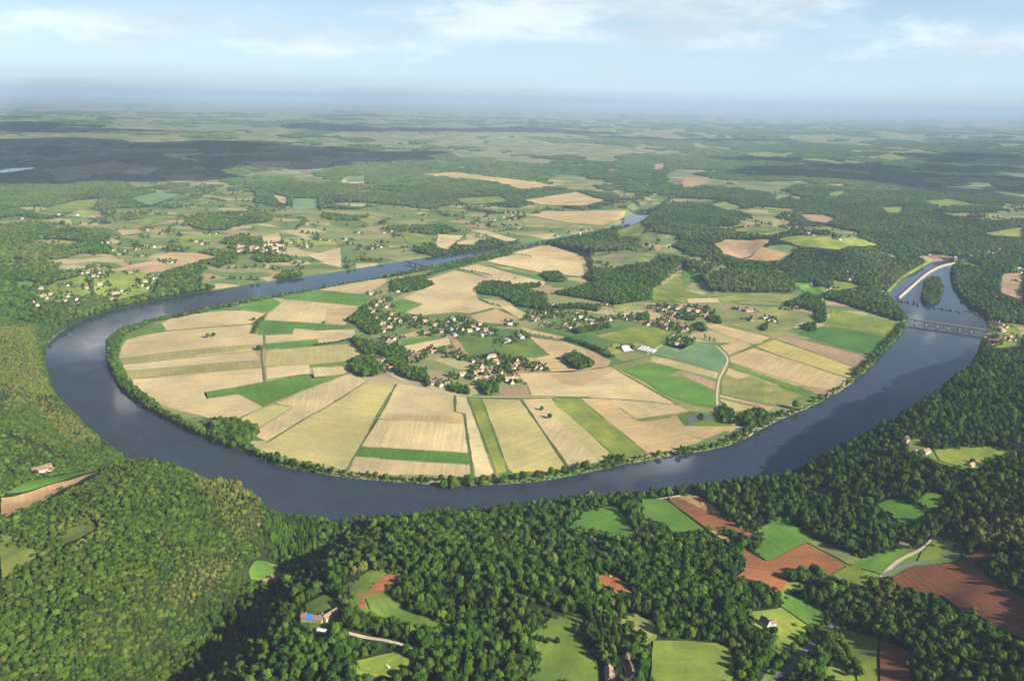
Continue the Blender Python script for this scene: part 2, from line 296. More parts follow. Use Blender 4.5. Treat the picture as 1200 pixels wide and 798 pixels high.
# ------------------------------------------------------------------ fields: name, colour, traced outline
CLR = dict(tan=(.475, .372, .195), tan2=(.43, .315, .155), pale=(.51, .42, .23), olive=(.29, .265, .10), olv2=(.38, .33, .135), brown=(.33, .23, .13), green=(.095, .195, .030), dgreen=(.068, .155, .026), lime=(.20, .24, .048), lime2=(.155, .205, .036), teal=(.13, .215, .10),
    yellow=(.42, .36, .11), meadow=(.105, .17, .03), red=(.27, .110, .045), dred=(.185, .072, .034), sand=(.44, .28, .13), bank=(.10, .17, .03), oliveg=(.20, .215, .07))
KIND = dict(tan='wheat_field', tan2='wheat_field', pale='wheat_field', olive='stubble_field', olv2='stubble_field', brown='ploughed_field', red='ploughed_field', dred='ploughed_field', sand='stubble_field', yellow='rapeseed_field', green='crop_field', dgreen='crop_field', teal='crop_field')
FIELDS = """I lime2 590,300;750,212;945,345;1200,455;1250,470;1250,640;1100,610;980,575;880,620;740,680;660,470
J meadow 60,310;240,215;440,160;520,180;600,105;720,150;700,230;500,255;375,315;330,310;200,330
H meadow 560,370;740,340;800,262;1055,400;1090,400;1000,470;900,570;820,660;700,740;660,790;600,790;720,620;690,500
J lime2 120,520;315,590;330,830;200,830;150,800;60,790;100,640
G meadow 300,520;450,400;640,380;680,420;640,480;650,560;730,650;745,790;480,800;300,790;360,640
G lime2 800,440;930,370;1045,430;1060,520;1000,560;860,520
F meadow 480,230;640,130;780,140;740,260;860,370;1110,440;1100,510;900,470;640,390;540,370;500,310
F lime2 560,640;840,580;1000,590;980,640;860,670;760,740;560,720
F meadow 250,350;390,260;480,340;500,400;440,450;400,500;330,500;240,440
K lime2 500,170;620,165;680,225;1000,205;1180,250;1000,290;960,340;900,350;720,300;620,260
W lime2 215,385;330,268;500,172;530,160;530,176;345,282;235,392
W lime2 890,610;990,570;1150,620;1210,700;1190,760;960,775;880,735
W lime2 1130,200;1210,190;1210,330;1140,330
W tan2 1040,250;1130,240;1150,330;1060,350
1 tan 425,285;455,325;935,285;1015,228;900,212;700,213;560,235;470,262
1 tan 230,375;330,350;455,329;935,289;950,345;1000,348;1003,393;945,402;560,436;190,482;200,420
1 olive 190,485;560,439;945,405;952,440;560,478;190,515
1 tan 620,462;945,422;952,439;620,470
1 pale 190,517;560,480;952,442;985,490;780,503;250,551;205,548
1 olive 215,553;780,506;988,492;992,530;830,545;460,578;235,597
0 tan 150,445;196,441;273,434;307,431.5;308,447;277,454.4;239.6,460;242.7,466.9;279,461.6;308,477.3;273,492.5;256,494;235,487;205,480;185,473;160,456
7 green -45,190;0,180;130,160;285,130;540,88;560,112;740,90;280,272;140,200;0,218;-34,226
2 dgreen 280,268;380,271;470,278;690,300;640,305;450,310;445,340;250,350;255,300
2 tan 400,150;820,187;800,220;740,295;610,285;285,265;300,235
2 tan2 640,200;815,190;800,220;740,295;620,284
2 green 400,120;520,103;880,125;870,160;825,185;405,148
2 tan 540,95;760,50;970,33;985,45;860,125;545,103
2 oliveg 985,45;1040,45;960,100;870,122
2 green 130,190;320,140;385,172;310,220;190,210
2 olv2 330,140;400,145;397,170;386,173
1 green 590,227;790,192;812,207;620,232
1 meadow 300,342;430,275;422,292;450,325;340,350
2 tan 290,352;445,345;455,312;560,320;800,318;795,355;580,372;300,395
2 green 285,398;575,375;575,410;290,432
2 tan 580,372;790,352;780,375;590,395
2 olv2 290,435;575,412;780,398;850,440;790,492;540,513;290,525
2 green 540,515;785,493;780,515;545,533
2 tan 295,530;540,517;550,565;400,585;298,598
2 tan 555,535;740,525;760,545;735,568;565,588
7 tan 770,92;870,125;600,295;560,310;300,470;240,440;260,390;450,275;350,255;740,95
7 olv2 285,275;345,258;450,275;260,388;240,380;130,350
7 olv2 880,128;1015,150;740,640;640,600;480,575;330,540;260,515;310,472;565,312;600,298
0 tan 466,449;532,463;532,482.5;543.7,484.6;544.4,496;441,491
0 tan2 452,484;543,489;544,497;446,492
0 tan 441,491.5;544.4,496.5;549,531;423,523
0 dgreen 423,523;549,532;551,544;416,535
0 tan 416,536;551,545;553,559;500,557;450,557;408,552.5
8 pale 403,208;465,217;620,640;590,662;508,668;455,310;403,300
8 lime 470,217;545,228;695,635;630,653
8 olv2 550,228;765,232;1030,615;960,640;840,640;730,648;695,623
0 tan 611.5,468;646,466.5;716,532;712,539;690,544;667,549
0 olv2 632,470;645,468;714,532;700,541
9 lime -10,225;135,225;530,546;420,556;390,550;330,540;0,262
9 lime2 70,225;135,225;528,546;470,552
9 tan2 140,225;300,230;455,345;840,460;800,480;600,535;535,546
9 tan 300,230;520,245;690,265;760,298;690,310;455,345
9 tan2 690,327;730,380;1005,382;960,412;840,458;460,360
9 oliveg 457,352;690,309;760,300;690,322;465,360
4 tan 270,565;460,560;590,555;700,543;790,527;1165,740;1000,722;650,697;345,690;330,640
4 tan2 440,570;790,530;830,545;640,640;540,630
4 brown 165,640;330,640;345,690;160,690
4 tan2 400,420;330,362;540,387;700,442;800,495;780,525;640,548;590,550;460,558;370,478;455,462
4 brown 640,420;700,443;800,495;780,523;690,530
4 tan2 280,305;580,370;540,382;330,340
4 dgreen 305,295;560,350;640,352;640,376;590,367
4 dgreen 642,340;900,290;920,300;642,376
4 lime2 720,370;920,305;1060,300;1180,320;1110,370;1080,405;1040,420;940,385;880,400;800,380
4 oliveg 770,410;830,395;1000,470;860,500;800,470
5 green 130,545;290,500;480,545;280,615
5 green 285,618;450,580;665,668;660,755;560,745;345,670
5 olv2 310,465;680,560;675,598;470,545;290,495
5 oliveg 75,525;310,467;290,497;128,543
5 oliveg 75,527;126,545;280,618;345,668;368,690
5 brown 455,572;500,557;670,615;665,663
5 teal 310,455;375,405;470,430;560,385;670,410;725,470;720,500;685,558
5 tan2 690,410;800,380;870,408;740,465
5 tan2 610,285;680,290;975,365;880,405;800,378;740,360;620,310
6 tan2 115,570;255,517;800,700;770,730;700,762;560,738;120,598
6 yellow 262,510;370,472;640,560;868,655;818,703;430,572
6 brown 375,467;450,452;910,570;868,650;620,552
6 green 120,605;300,665;600,765;560,768;480,760;110,622
5 oliveg 700,590;735,532;1150,690;1000,750;690,680
5 tan2 735,535;860,580;790,600;720,570
0 tan2 843.7,462.5;908,478;899,483;889,477;842,465.5
0 olv2 842,467;888,478.5;898,484;862,487.5;853,480
6 dgreen 650,395;1000,455;1005,540;940,560;860,545;500,440;530,420
6 lime2 720,300;1070,375;1020,450;650,390;720,340
6 lime 690,295;725,305;715,360;650,388;690,340
6 oliveg 60,345;170,290;430,290;600,330;600,350;540,370;500,385;430,440;370,460;250,420;100,380
6 lime 30,235;170,225;400,225;510,250;440,275;290,250;80,262
6 olv2 0,230;75,262;0,265
5 tan 500,145;680,140;690,165;510,170
6 green 480,160;570,155;660,190;640,240;590,230
6 lime2 700,140;850,160;840,200;700,210
6 brown 650,255;800,270;790,290;660,280
3 tan 340,430;530,350;475,325;640,275;860,320;780,370;760,410;770,440;870,480;720,517;640,510;430,530;360,510;460,465
3 tan2 720,530;870,490;1000,545;900,575;770,565
3 tan 890,480;950,470;1060,525;1000,545
3 green 280,450;340,435;460,465;380,490;300,520
3 tan 660,265;760,240;1150,340;1140,360;960,360;860,330;790,300
3 green 810,245;1120,310;1150,330;1080,325
B tan 510,650;630,612;730,590;880,625;850,660;855,705;700,690
B tan2 730,590;880,625;850,660;760,640;640,620
3 green 340,665;520,645;520,660;345,695
3 tan 345,700;560,660;600,642;620,690;400,740
3 brown 590,642;640,642;720,745;660,745
3 meadow 650,650;740,640;870,660;840,710;700,740
3 meadow 850,690;1000,690;1170,750;1100,765;880,760
3 tan2 1040,640;1190,680;1190,700;1060,660
3 tan2 330,640;420,615;440,640;340,660
4 meadow 210,380;330,370;400,420;455,462;370,480;290,440
4 oliveg 800,180;980,170;1010,190;900,215;820,225
4 tan2 910,220;1000,215;1105,245;1050,270;1020,265;960,235
5 lime2 300,90;400,60;490,5;575,-5;570,40;470,95;640,135;500,140;480,170;400,150;310,160
A brown 375,680;540,645;600,640;650,665;480,700
A tan2 540,645;600,620;690,620;770,635;700,645;650,663
A teal 460,430;560,405;630,415;570,440;530,452
A lime 215,490;270,475;350,470;300,500
A lime2 110,480;250,440;350,430;330,460;180,490
A pale 400,335;480,322;560,325;520,345;430,350
A brown 540,350;700,342;680,372;610,375
A lime2 590,330;720,318;750,330;600,340
A pale 560,275;720,270;650,290;600,290
A tan 1080,630;1200,600;1200,650;1130,650
A pale 1120,655;1200,640;1200,672
A tan2 920,560;980,550;990,580;930,585
A teal 1030,430;1120,430;1120,465;1030,470
A lime 800,355;900,358;880,366
A tan 860,300;1020,300;1020,315;890,325
A brown 150,330;400,295;520,320;380,345;200,380
A lime 750,390;800,388;800,402;760,405
A tan 960,415;1010,425;1010,450;980,440
A tan2 410,540;490,535;500,550;430,560
A lime2 430,510;560,490;640,495;520,525
A lime2 400,710;470,700;510,715;430,735
A lime 170,735;240,720;250,770;190,780
B tan2 270,345;400,335;560,355;760,385;640,400;480,365;400,360
B tan2 640,435;830,405;930,435;860,455;700,450
B tan2 655,487;750,475;1000,475;990,500;920,525;800,515
B oliveg 640,505;800,520;900,530;860,545;640,530
B pale 450,540;500,540;620,575;580,580
B tan 340,555;430,560;400,580;380,610;330,595
B pale 390,590;440,575;490,580;470,592
B lime2 970,540;1050,515;1090,525;1050,560;980,565
B brown 1090,310;1140,305;1140,325;1100,335
B red 920,325;980,325;960,340
B lime 970,345;1100,385;1080,392
B red 1160,365;1230,355;1230,392
B lime2 1090,745;1200,708;1215,770;1120,792
B brown 1090,600;1200,567;1180,580;1110,617
B oliveg 60,500;170,490;100,527
B lime2 200,545;320,560;330,580;240,590
B lime2 400,430;560,420;590,440;450,450
A lime2 330,690;420,682;560,702;540,755;420,785;330,765
A lime2 130,765;200,720;300,700;325,760;240,795;150,795
A lime2 395,600;500,605;560,610;520,640;410,640
A lime 1000,575;1180,575;1190,595;1000,600
A lime2 620,565;780,550;790,575;640,600
B pale 0,355;90,352;90,375;0,378
B teal 10,350;90,350;95,370;20,372
C brown 100,590;150,572;320,575;280,600;200,640;140,625
C sand 280,600;380,625;370,640;300,650;200,640
C teal 290,600;330,592;400,600;410,615;370,625
C lime 330,575;400,560;560,570;690,595;550,610;430,600
C brown 415,485;500,487;540,500;500,515;440,505
C lime2 240,540;300,525;370,540;300,547
C lime 100,450;150,440;210,460;160,470
C lime 310,420;350,425;330,435
C brown 0,355;80,355;110,365;60,385;0,395
C lime2 80,360;170,372;120,380;75,380
C lime 20,235;60,235;100,250;60,255
C lime2 195,270;300,262;360,280;300,290
C lime 360,300;470,290;580,310;480,312
C lime 1060,550;1200,530;1200,565;1100,560
C lime2 840,440;940,430;1050,455;900,460
C lime2 680,280;740,270;800,290;720,300
C green 0,680;60,680;60,715;0,730
C green 390,725;430,725;505,745;470,785
C brown 1120,700;1190,690;1200,790;1115,760
C lime2 500,410;590,400;560,425;510,430
C lime 700,460;780,458;770,480;720,478
E green 0,145;100,95;190,82;310,58;385,45;200,103;75,138
E sand 0,155;50,150;250,92;385,52;130,180;20,225;0,215
E lime 0,282;40,290;75,300;60,320;110,328;150,350;120,372;60,380;85,402;30,430;0,452
E lime2 190,300;240,262;330,240;345,262;280,300;215,325
E green 870,415;930,375;990,390;1000,430;960,450;880,445
F red 575,365;555,265;580,240;750,155;830,150;760,250;710,245;600,260;630,350
F meadow 600,262;700,252;740,300;850,380;1100,450;1090,500;900,450;640,370
F meadow 520,230;620,150;740,130;570,238;550,300;560,360;520,320
F meadow 270,330;390,270;470,340;380,385;280,375
F meadow 650,640;830,590;840,660;760,720;580,700;560,650
F oliveg 860,600;900,580;1000,600;940,640
G meadow 330,500;450,410;660,400;620,480;640,560;720,650;740,758;500,790;330,758;400,640
G oliveg 820,430;930,370;1040,430;1040,500;1000,540;900,470
G red 725,165;800,150;850,190;920,265;830,275;730,210
H lime2 20,532;220,532;400,545;465,590;490,690;480,790;0,790
H lime2 560,370;740,345;960,480;800,600;720,580;690,480;560,430
H green 737,285;800,265;1050,398;960,475;742,342
J lime2 120,530;315,592;316,830;220,830;200,720;150,610
J dred 319,602;470,662;470,830;318,830
I red 100,120;265,90;400,190;520,280;660,350;600,350;440,290;390,300;330,292
I sand 150,110;265,92;400,190;470,250;330,190
I sand 330,292;390,300;500,370;470,395
I red 520,395;660,470;880,365;1115,490;980,570;800,570;740,670;640,590;490,560;540,500
I green -40,120;95,120;330,300;130,310;90,260;-40,230
I green 600,290;750,220;940,350;880,362;660,467;590,420;640,350
I oliveg 882,362;945,350;1200,460;1200,500;1120,490
I lime2 980,572;1117,492;1200,510;1190,590;1100,600
M green 795,262;850,205;970,180;1040,290;1000,300;870,265
J dred 375,315;500,255;700,235;800,170;880,210;770,240;880,340;1060,430;1060,620;930,580;840,520;700,460;620,400;430,370
J green 180,255;240,220;430,165;445,190;335,298;220,270
J lime2 500,235;520,190;600,110;700,150;600,230
K green 360,540;450,500;530,510;660,600;640,640;500,640
K green 590,520;680,450;760,500;740,550;660,560
K lime2 690,230;1000,215;1170,250;1000,280;960,330;900,340;720,290
K lime2 1010,150;1060,140;1060,180"""
def inset(P, d):
    P = np.asarray(P, float); A = 0.5 * np.sum(P[:, 0] * np.roll(P[:, 1], -1) - np.roll(P[:, 0], -1) * P[:, 1])
    if A < 0: P = P[::-1]
    out = []
    for i in range(len(P)):
        a, b, c = P[i - 1], P[i], P[(i + 1) % len(P)]
        e1 = (b - a) / max(np.linalg.norm(b - a), 1e-6); e2 = (c - b) / max(np.linalg.norm(c - b), 1e-6)
        n1 = np.array([-e1[1], e1[0]]); n2 = np.array([-e2[1], e2[0]]); m = n1 + n2; m /= max(np.linalg.norm(m), 1e-6)
        out.append(b + m * d / max(m @ n1, .45))
    return np.array(out)
def soften(P, step, amp=1):                      # break long straight edges so borders wander a little, as real ones do
    out = []
    for a, b in zip(P, np.roll(P, -1, 0)):
        n = max(1, int(np.linalg.norm(b - a) / step)); e = b - a; nrm = np.array([-e[1], e[0]]) / max(np.linalg.norm(e), 1e-6)
        for i in range(n):
            q = a + e * i / n
            if i: q = q + nrm * 4.5 * amp * (fbm(np.array(q[0] / 35 / amp), np.array(q[1] / 35 / amp), 3, 77) - .5)
            out.append(q)
    return np.array(out)
def simple(P):
    n = len(P); A, B = P, np.roll(P, -1, 0); c2 = lambda o, p, q: (p[..., 0] - o[..., 0]) * (q[..., 1] - o[..., 1]) - (p[..., 1] - o[..., 1]) * (q[..., 0] - o[..., 0])
    a_, b_, c_, d_ = A[:, None], B[:, None], A[None], B[None]; x = (c2(a_, b_, c_) * c2(a_, b_, d_) < 0) & (c2(c_, d_, a_) * c2(c_, d_, b_) < 0); return not x.any()
def drape(name, P, lift, mat, axis=None, cell=None):
    c = P.mean(0); D = np.hypot(*c); bm = bmesh.new(); bm.faces.new([bm.verts.new((*(p - c), 0)) for p in P]); bmesh.ops.triangulate(bm, faces=bm.faces[:])
    zz = terrain(P[:, 0], P[:, 1]); ext = np.ptp(P, axis=0)
    if np.ptp(zz) > .25 or cell:
        cs = cell or max(10, D * .007, ext.max() / 40)
        for k in (0, 1):
            lo, hi = (P - c)[:, k].min(), (P - c)[:, k].max(); no = Vector((1 - k, k, 0))
            for q in np.arange(lo + cs * .7, hi, cs): bmesh.ops.bisect_plane(bm, geom=bm.verts[:] + bm.edges[:] + bm.faces[:], plane_co=no * float(q), plane_no=no)
    co = np.array([v.co[:2] for v in bm.verts]) + c; z = terrain(co[:, 0], co[:, 1]) + lift; z0 = float(z.mean())
    for v, h in zip(bm.verts, z): v.co.z = h - z0
    bm.normal_update()
    for f in bm.faces:
        if f.normal.z < 0: f.normal_flip()
    if axis is None:
        e = np.roll(P, -1, 0) - P; axis = e[np.argmax((e ** 2).sum(1))]
    axis = np.asarray(axis) / np.linalg.norm(axis); per = np.array([-axis[1], axis[0]])
    uvl = bm.loops.layers.uv.new('rows'); off = RNG.random(2) * 900
    for f in bm.faces:
        for l in f.loops: p = np.array(l.vert.co[:2]); l[uvl].uv = (p @ axis + off[0], p @ per + off[1])
    me = bpy.data.meshes.new(name); bm.to_mesh(me); bm.free(); o = link(name, me, mat); o.location = (c[0], c[1], z0); return o
OPEN_PX = [TP('B', '1003,440;1040,450;1088,482;1060,520;995,520;1000,480'), TP('W', '525,95;560,90;710,120;850,118;850,135;740,165;640,185;520,205')]
OPEN = []                                 # outlines kept clear of woodland
WORDS = dict(tan='tan ripe', tan2='pinkish tan', pale='pale straw-coloured', olive='olive brown', olv2='pale olive', brown='dull brown', green='bright green', dgreen='deep green', lime='yellow-green', lime2='light green', teal='blue-green', yellow='yellow flowering', meadow='fresh green', red='red-brown', dred='dark red-brown', sand='sandy orange', bank='green', oliveg='olive green')
nf = 0
for ln in FIELDS.split('\n'):
    t, col, s = ln.split(' ', 2); px = TP(t, s); OPEN_PX.append(px); P = ground(px); D = np.hypot(*P.mean(0)); nf += 1
    for v in (1.3, .7, .3, 0):
        Q_ = inset(P, v)
        Q_ = soften(Q_, 16 if D < 3600 else D * .006, 1 if D < 3600 else 4)
        if simple(Q_): break
    else: Q_ = inset(P, 0)
    P = Q_
    mat = M_PLOUGH if col in ('red', 'dred', 'brown') else M_CROP if KIND.get(col) and col not in ('green', 'dgreen', 'teal') else M_GREEN if col in KIND else M_GRASS
    nm = KIND.get(col, 'meadow'); o = drape(nm, P, .28 + .006 * nf + (.6 if D > 3000 else 0) + max(0, (D - 4000) * .0005), mat)
    c = np.array(CLR[col]) * RNG.uniform(.95, 1.05); o.color = (*c, 1); OPEN.append(P)
    tag(o, kind='structure', label=WORDS[col] + ' ' + nm.replace('_', ' ') + (' on the flat land inside the river loop' if inside(PENIN, P[:1, 0], P[:1, 1])[0] else ' among the woods near the camera' if D < 1900 else ' in the country beyond the river'), cat='field')
# ------------------------------------------------------------------ tracks, roads and grass baulks
M_TRACK = plain('pale_track', (.48, .40, .25), .15, .2); M_ROAD = plain('road_tarmac', (.16, .155, .15), .15, .2); M_BAULK = plain('grass_baulk', (.085, .115, .035), .3, .15); M_LIGHT = plain('wheel_lines', (.56, .46, .24), .12, .2)
PATHS = []
def path(name, t, s, w, mat, label, lift=.55, cat='path', wide=None):
    P = smooth_line(ground(TP(t, s)), 2); d = np.append(0, np.cumsum(np.linalg.norm(np.diff(P, axis=0), axis=1))); n = max(3, int(d[-1] / 7)); q = np.linspace(0, d[-1], n)
    P = np.stack([np.interp(q, d, P[:, 0]), np.interp(q, d, P[:, 1])], -1); T = np.gradient(P, axis=0); T /= np.linalg.norm(T, axis=1)[:, None]; N = np.stack([-T[:, 1], T[:, 0]], -1)
    ww = w / 2 * (1 + .25 * (RNG.random(n) - .5))[:, None]; A, B = P + N * ww, P - N * ww
    zA = np.maximum(terrain(A[:, 0], A[:, 1]), terrain(P[:, 0], P[:, 1])) + lift; zB = np.maximum(terrain(B[:, 0], B[:, 1]), terrain(P[:, 0], P[:, 1])) + lift
    V = np.concatenate([np.column_stack([A, zA]), np.column_stack([B, zB])]); i = np.arange(n - 1)
    o = link(name, mesh_np(name, V, np.stack([i + n, i + n + 1, i + 1, i], -1)), mat); tag(o, label, cat, kind='structure'); PATHS.append((P, w)); return o
path('track', '5', '668,408;700,440;730,470;735,500;705,555;683,600;672,680;675,768', 5.5, M_TRACK, 'pale farm track curving between teal and tan fields')
path('road', '7', '930,530;990,570;1060,605;1160,630;1290,655', 6, M_TRACK, 'x') if False else None
path('lane', '8', '-20,60;60,100;130,130;210,150;260,170;330,190;400,207;480,214;610,218;790,218;1000,220', 5, M_TRACK, 'pale lane along the lower edge of the village')
path('track', '9', '-10,218;130,222;230,217;350,228;520,247;690,265', 3, M_BAULK, 'dark grassy track across the tan fields')
path('baulk', '2', '283,350;290,395;268,440;280,540;288,610', 5, M_BAULK, 'narrow grass strip running down between tan fields', cat='grass strip')
path('baulk', '8', '768,232;900,415;1035,615', 3.5, M_BAULK, 'thin dark grass line down between the straw fields', cat='grass strip')
path('baulk', '8', '403,208;400,300;453,310;478,480;500,668', 3.5, M_BAULK, 'stepped dark grass line beside the tan field', cat='grass strip')
path('baulk', '7', '1028,145;960,290;830,490;742,640', 3.5, M_BAULK, 'dark grass line at the edge of the striped olive field', cat='grass strip')
path('baulk', '7', '872,124;605,294;560,310;300,472', 3, M_BAULK, 'kinked grass line above the striped olive field', cat='grass strip')
path('baulk', '4', '795,530;1000,640;1170,740', 4, M_BAULK, 'grass line between the tan field and the green fields', cat='grass strip')
path('baulk', '1', '455,327;700,302;940,286', 2.5, M_BAULK, 'thin grass line between the two upper tan fields', cat='grass strip')
path('baulk', '6', '110,572;260,512;355,465', 3, M_BAULK, 'grass line between tan fields by the curving track', cat='grass strip')
path('wheel_line', '7', '930,155;790,385;660,590', 4, M_LIGHT, 'right-hand pale wheel line down the olive field', .4, 'wheel line')
path('wheel_line', '7', '890,180;650,320;480,575', 4, M_LIGHT, 'left-hand pale wheel line down the olive field', .4, 'wheel line')
path('wheel_line', '7', '1000,165;860,400;745,610', 6, M_LIGHT, 'pale border strip along the olive field', .4, 'wheel line')
path('lane', 'F', '510,487;600,510;700,525;800,550;905,576', 5, M_TRACK, 'straight cream lane below the red L-shaped field')
path('lane', 'G', '835,620;850,650;850,690;800,730;795,780', 6, M_TRACK, 'curving cream drive between the two roofs at the bottom edge')
path('road', 'H', '660,790;700,752;820,672;880,600;960,510;1090,400', 6.5, M_ROAD, 'grey tarmac road climbing through a line of trees', cat='road')
path('lane', 'J', '335,308;365,275;400,240;460,205;520,180;560,150;590,105', 6, M_TRACK, 'pale lane forking uphill from the grey road')
path('road', 'J', '335,305;370,285;440,255;530,235;600,215;670,200', 7, M_ROAD, 'grey road bending past the dark red field', cat='road')
path('lane', '0', '760,587;785,583;815,578', 5, M_TRACK, 'pale lane along the top of the sandy strip')
path('lane', '5', '280,460;330,425;370,403;440,340', 5, M_TRACK, 'white lane from the barns up to the farmyard')
path('lane', '2', '930,530;990,570;1060,605;1160,630;1200,640', 5, M_TRACK, 'pale lane leaving the left village by the tall trees')
path('lane', '6', '640,260;650,210;720,130;780,100', 5, M_TRACK, 'pale lane climbing to the hamlet near the dam')
path('bank_path', '0', '290,336;260,341;225,347;183,354;146,362', 5, M_TRACK, 'pale shore strip along the far bank')
path('lane', '4', '130,690;250,690;420,690;640,696', 4, M_TRACK, 'pale lane at the top of the straw fields')
path('lane', 'E', '940,385;1000,390;1015,410;990,440', 5, M_TRACK, 'sandy loop track by the ravine clearing')
# ponds and the far lake
def sheet(name, t, s, label):
    P = smooth_line(np.concatenate([ground(TP(t, s)), ground(TP(t, s))[:1]]), 2)[:-1]; P = P[np.append(True, np.linalg.norm(np.diff(P, axis=0), axis=1) > .5)]
    D = np.hypot(*P.mean(0)); o = drape(name, P, .9 + max(0, (D - 3000) * .0008), M_WATER, cell=1e9); m = o.data
    zm = max(v.co.z for v in m.vertices)
    for v in m.vertices: v.co.z = zm
    OPEN.append(P); return tag(o, label, 'pond', kind='structure')
o = drape('meadow', ground(TP('9', '690,325;700,310;760,298;930,310;1010,330;1000,380;740,382;690,350')), .62, M_GRASS); o.color = (*CLR['bank'], 1); OPEN.append(ground(TP('9', '690,325;700,310;760,298;930,310;940,340;900,365;740,382;690,350'))); tag(o, 'green reedy margin round the small pond', 'meadow', kind='structure')
sheet('pond', '9', '740,372;745,340;790,312;880,320;905,335;850,345;800,355;775,372', 'small blue pond near the river bank')
sheet('lake', 'A', '-40,330;100,326;140,328;0,347;-40,345', 'pale lake in the shaded plain')
sheet('pond', 'W', '870,300;885,270;905,275;895,310;875,315', 'small pond among the trees by the dam')
# ------------------------------------------------------------------ trees
def lump(bm, c, r, seed, sub=2, squash=.85, rough=.42):
    res = bmesh.ops.create_icosphere(bm, subdivisions=sub, radius=1.0); vs = res['verts']
    co = np.array([v.co[:] for v in vs]); k = 1.9
    n = fbm(co[:, 0] * k + seed * 3.1 + 50, co[:, 1] * k + co[:, 2] * 1.7 + seed + 50, 3, seed)
    for v, q, m in zip(vs, co, n):
        f = r * (1 + rough * 2 * (m - .5) + random.uniform(-.08, .08)); v.co = Vector(c) + Vector((q[0] * f, q[1] * f, q[2] * f * squash))
def leaf_cards(bm, pts, nrm, size):
    for p, n in zip(pts, nrm):
        n = (Vector(n) + Vector((random.gauss(0, .55), random.gauss(0, .55), random.gauss(.15, .45)))).normalized(); q = n.to_track_quat('Z', 'Y'); a = random.uniform(0, 6.28); s = size * random.uniform(.6, 1.3)
        P = [Vector(p) + q @ Vector((s * math.cos(a + i * 1.571) * random.uniform(.6, 1), s * math.sin(a + i * 1.571) * random.uniform(.6, 1), random.uniform(-.2, .2) * s)) for i in range(4)]
        bm.faces.new([bm.verts.new(v) for v in P])
def crown_mesh(name, w, h, base, n, seed, sub=2, cards=170, csize=.75, kind='round'):
    random.seed(seed); bm = bmesh.new()                               # unit: metres, crown of width w from base to h
    C = []
    for i in range(n):
        t = (i + .5) / n; u = random.random()
        if kind == 'poplar': z = base + (h - base) * t; rr = w * .5 * (.55 + .45 * math.sin(math.pi * min(1, t * .9 + .12))); a = random.uniform(0, 6.28); o = rr * .3; C.append((o * math.cos(a), o * math.sin(a), z, rr * .8))
        elif kind == 'cone': z = base + (h - base) * t; rr = w * .5 * (1.05 - t) + .4; a = random.uniform(0, 6.28); C.append((rr * .3 * math.cos(a), rr * .3 * math.sin(a), z, rr * .75))
        else:
            a = i * 2.399 + random.uniform(-.4, .4); zz = 1 - 1.5 * t + random.uniform(-.1, .1); ro = math.sqrt(max(0, 1 - zz * zz)) * .62 if zz > -1 else .5
            C.append((w * .5 * ro * math.cos(a), w * .5 * ro * math.sin(a), base + (h - base) * (.5 + .36 * zz), w * random.uniform(.17, .29)))
    if kind == 'round': C.append((0, 0, base + (h - base) * .5, w * .33))
    for i, (x, y, z, r) in enumerate(C): lump(bm, (x, y, z), r, seed * 31 + i, sub, .9)
    fs = bm.faces[:]; pts, nr = [], []
    ctr = Vector((0, 0, base + (h - base) * .45))
    while len(pts) < cards:
        f = random.choice(fs); c = f.calc_center_median(); d = (c - ctr)
        if d.z < -.3 * (h - base) : continue
        pts.append(c + d.normalized() * random.uniform(0, .5)); nr.append(d.normalized())
    leaf_cards(bm, pts, nr, csize)
    for f in bm.faces: f.smooth = False
    me = bpy.data.meshes.new(name); bm.to_mesh(me); bm.free(); return me
def trunk_mesh(h, r, seed, spread=2.2):
    random.seed(seed); m = MB(); m.tube((0, 0, -1.2), (.1, .1, h * .45), r, r * .7)
    for i in range(4): a = i * 1.57 + random.uniform(-.4, .4); m.tube((.1, .1, h * .4), (spread * math.cos(a), spread * math.sin(a), h * (.75 + .15 * random.random())), r * .5, r * .16, 6)
    m.tube((.1, .1, h * .42), (.2, -.1, h * .95), r * .6, r * .15, 6); return m.mesh('trunk')
#          width height base lumps  kind
PROTO = [(10.5, 11.5, 1.6, 13, 'round', M_LEAF), (11.5, 13.5, 2.0, 15, 'round', M_LEAF), (9.0, 13.0, 1.8, 12, 'round', M_LEAF), (12.0, 10.5, 1.4, 14, 'round', M_DARK), (9.5, 12.0, 1.5, 12, 'round', M_DARK), (5.0, 21.0, 1.2, 9, 'poplar', M_LEAF), (5.5, 14.0, 1.0, 7, 'cone', M_DARK), (4.0, 2.8, .1, 5, 'round', M_LEAF)]
CROWN, TRUNK = [], []
for i, (w, h, b, n, k, m) in enumerate(PROTO):
    me = crown_mesh('crown', w, h, b, n, 40 + i, 2, 420 if i != 7 else 60, .85 if i != 7 else .4, k); me.materials.append(m); CROWN.append(me)
    t = trunk_mesh(h * .75 if k == 'round' else h * .9, .32 if i != 7 else .08, 70 + i, w * .25 if k == 'round' else .5); t.materials.append(M_BARK); TRUNK.append(t)
def make_tree(i, x, y, sc, rz, name='tree'):
    z = float(terrain(x, y)); o = empty(name, (x, y, z), rz); link('trunk', TRUNK[i], None, o); link('crown', CROWN[i], None, o); o.scale = (sc[0], sc[0], sc[1]); return o
for me in CROWN + TRUNK: pass
def near_open(X, Y, pad=0.0):
    r = np.zeros(X.shape, bool)
    for P in OPEN: r |= inside(P if not pad else inset(P, -pad), X, Y)
    return r
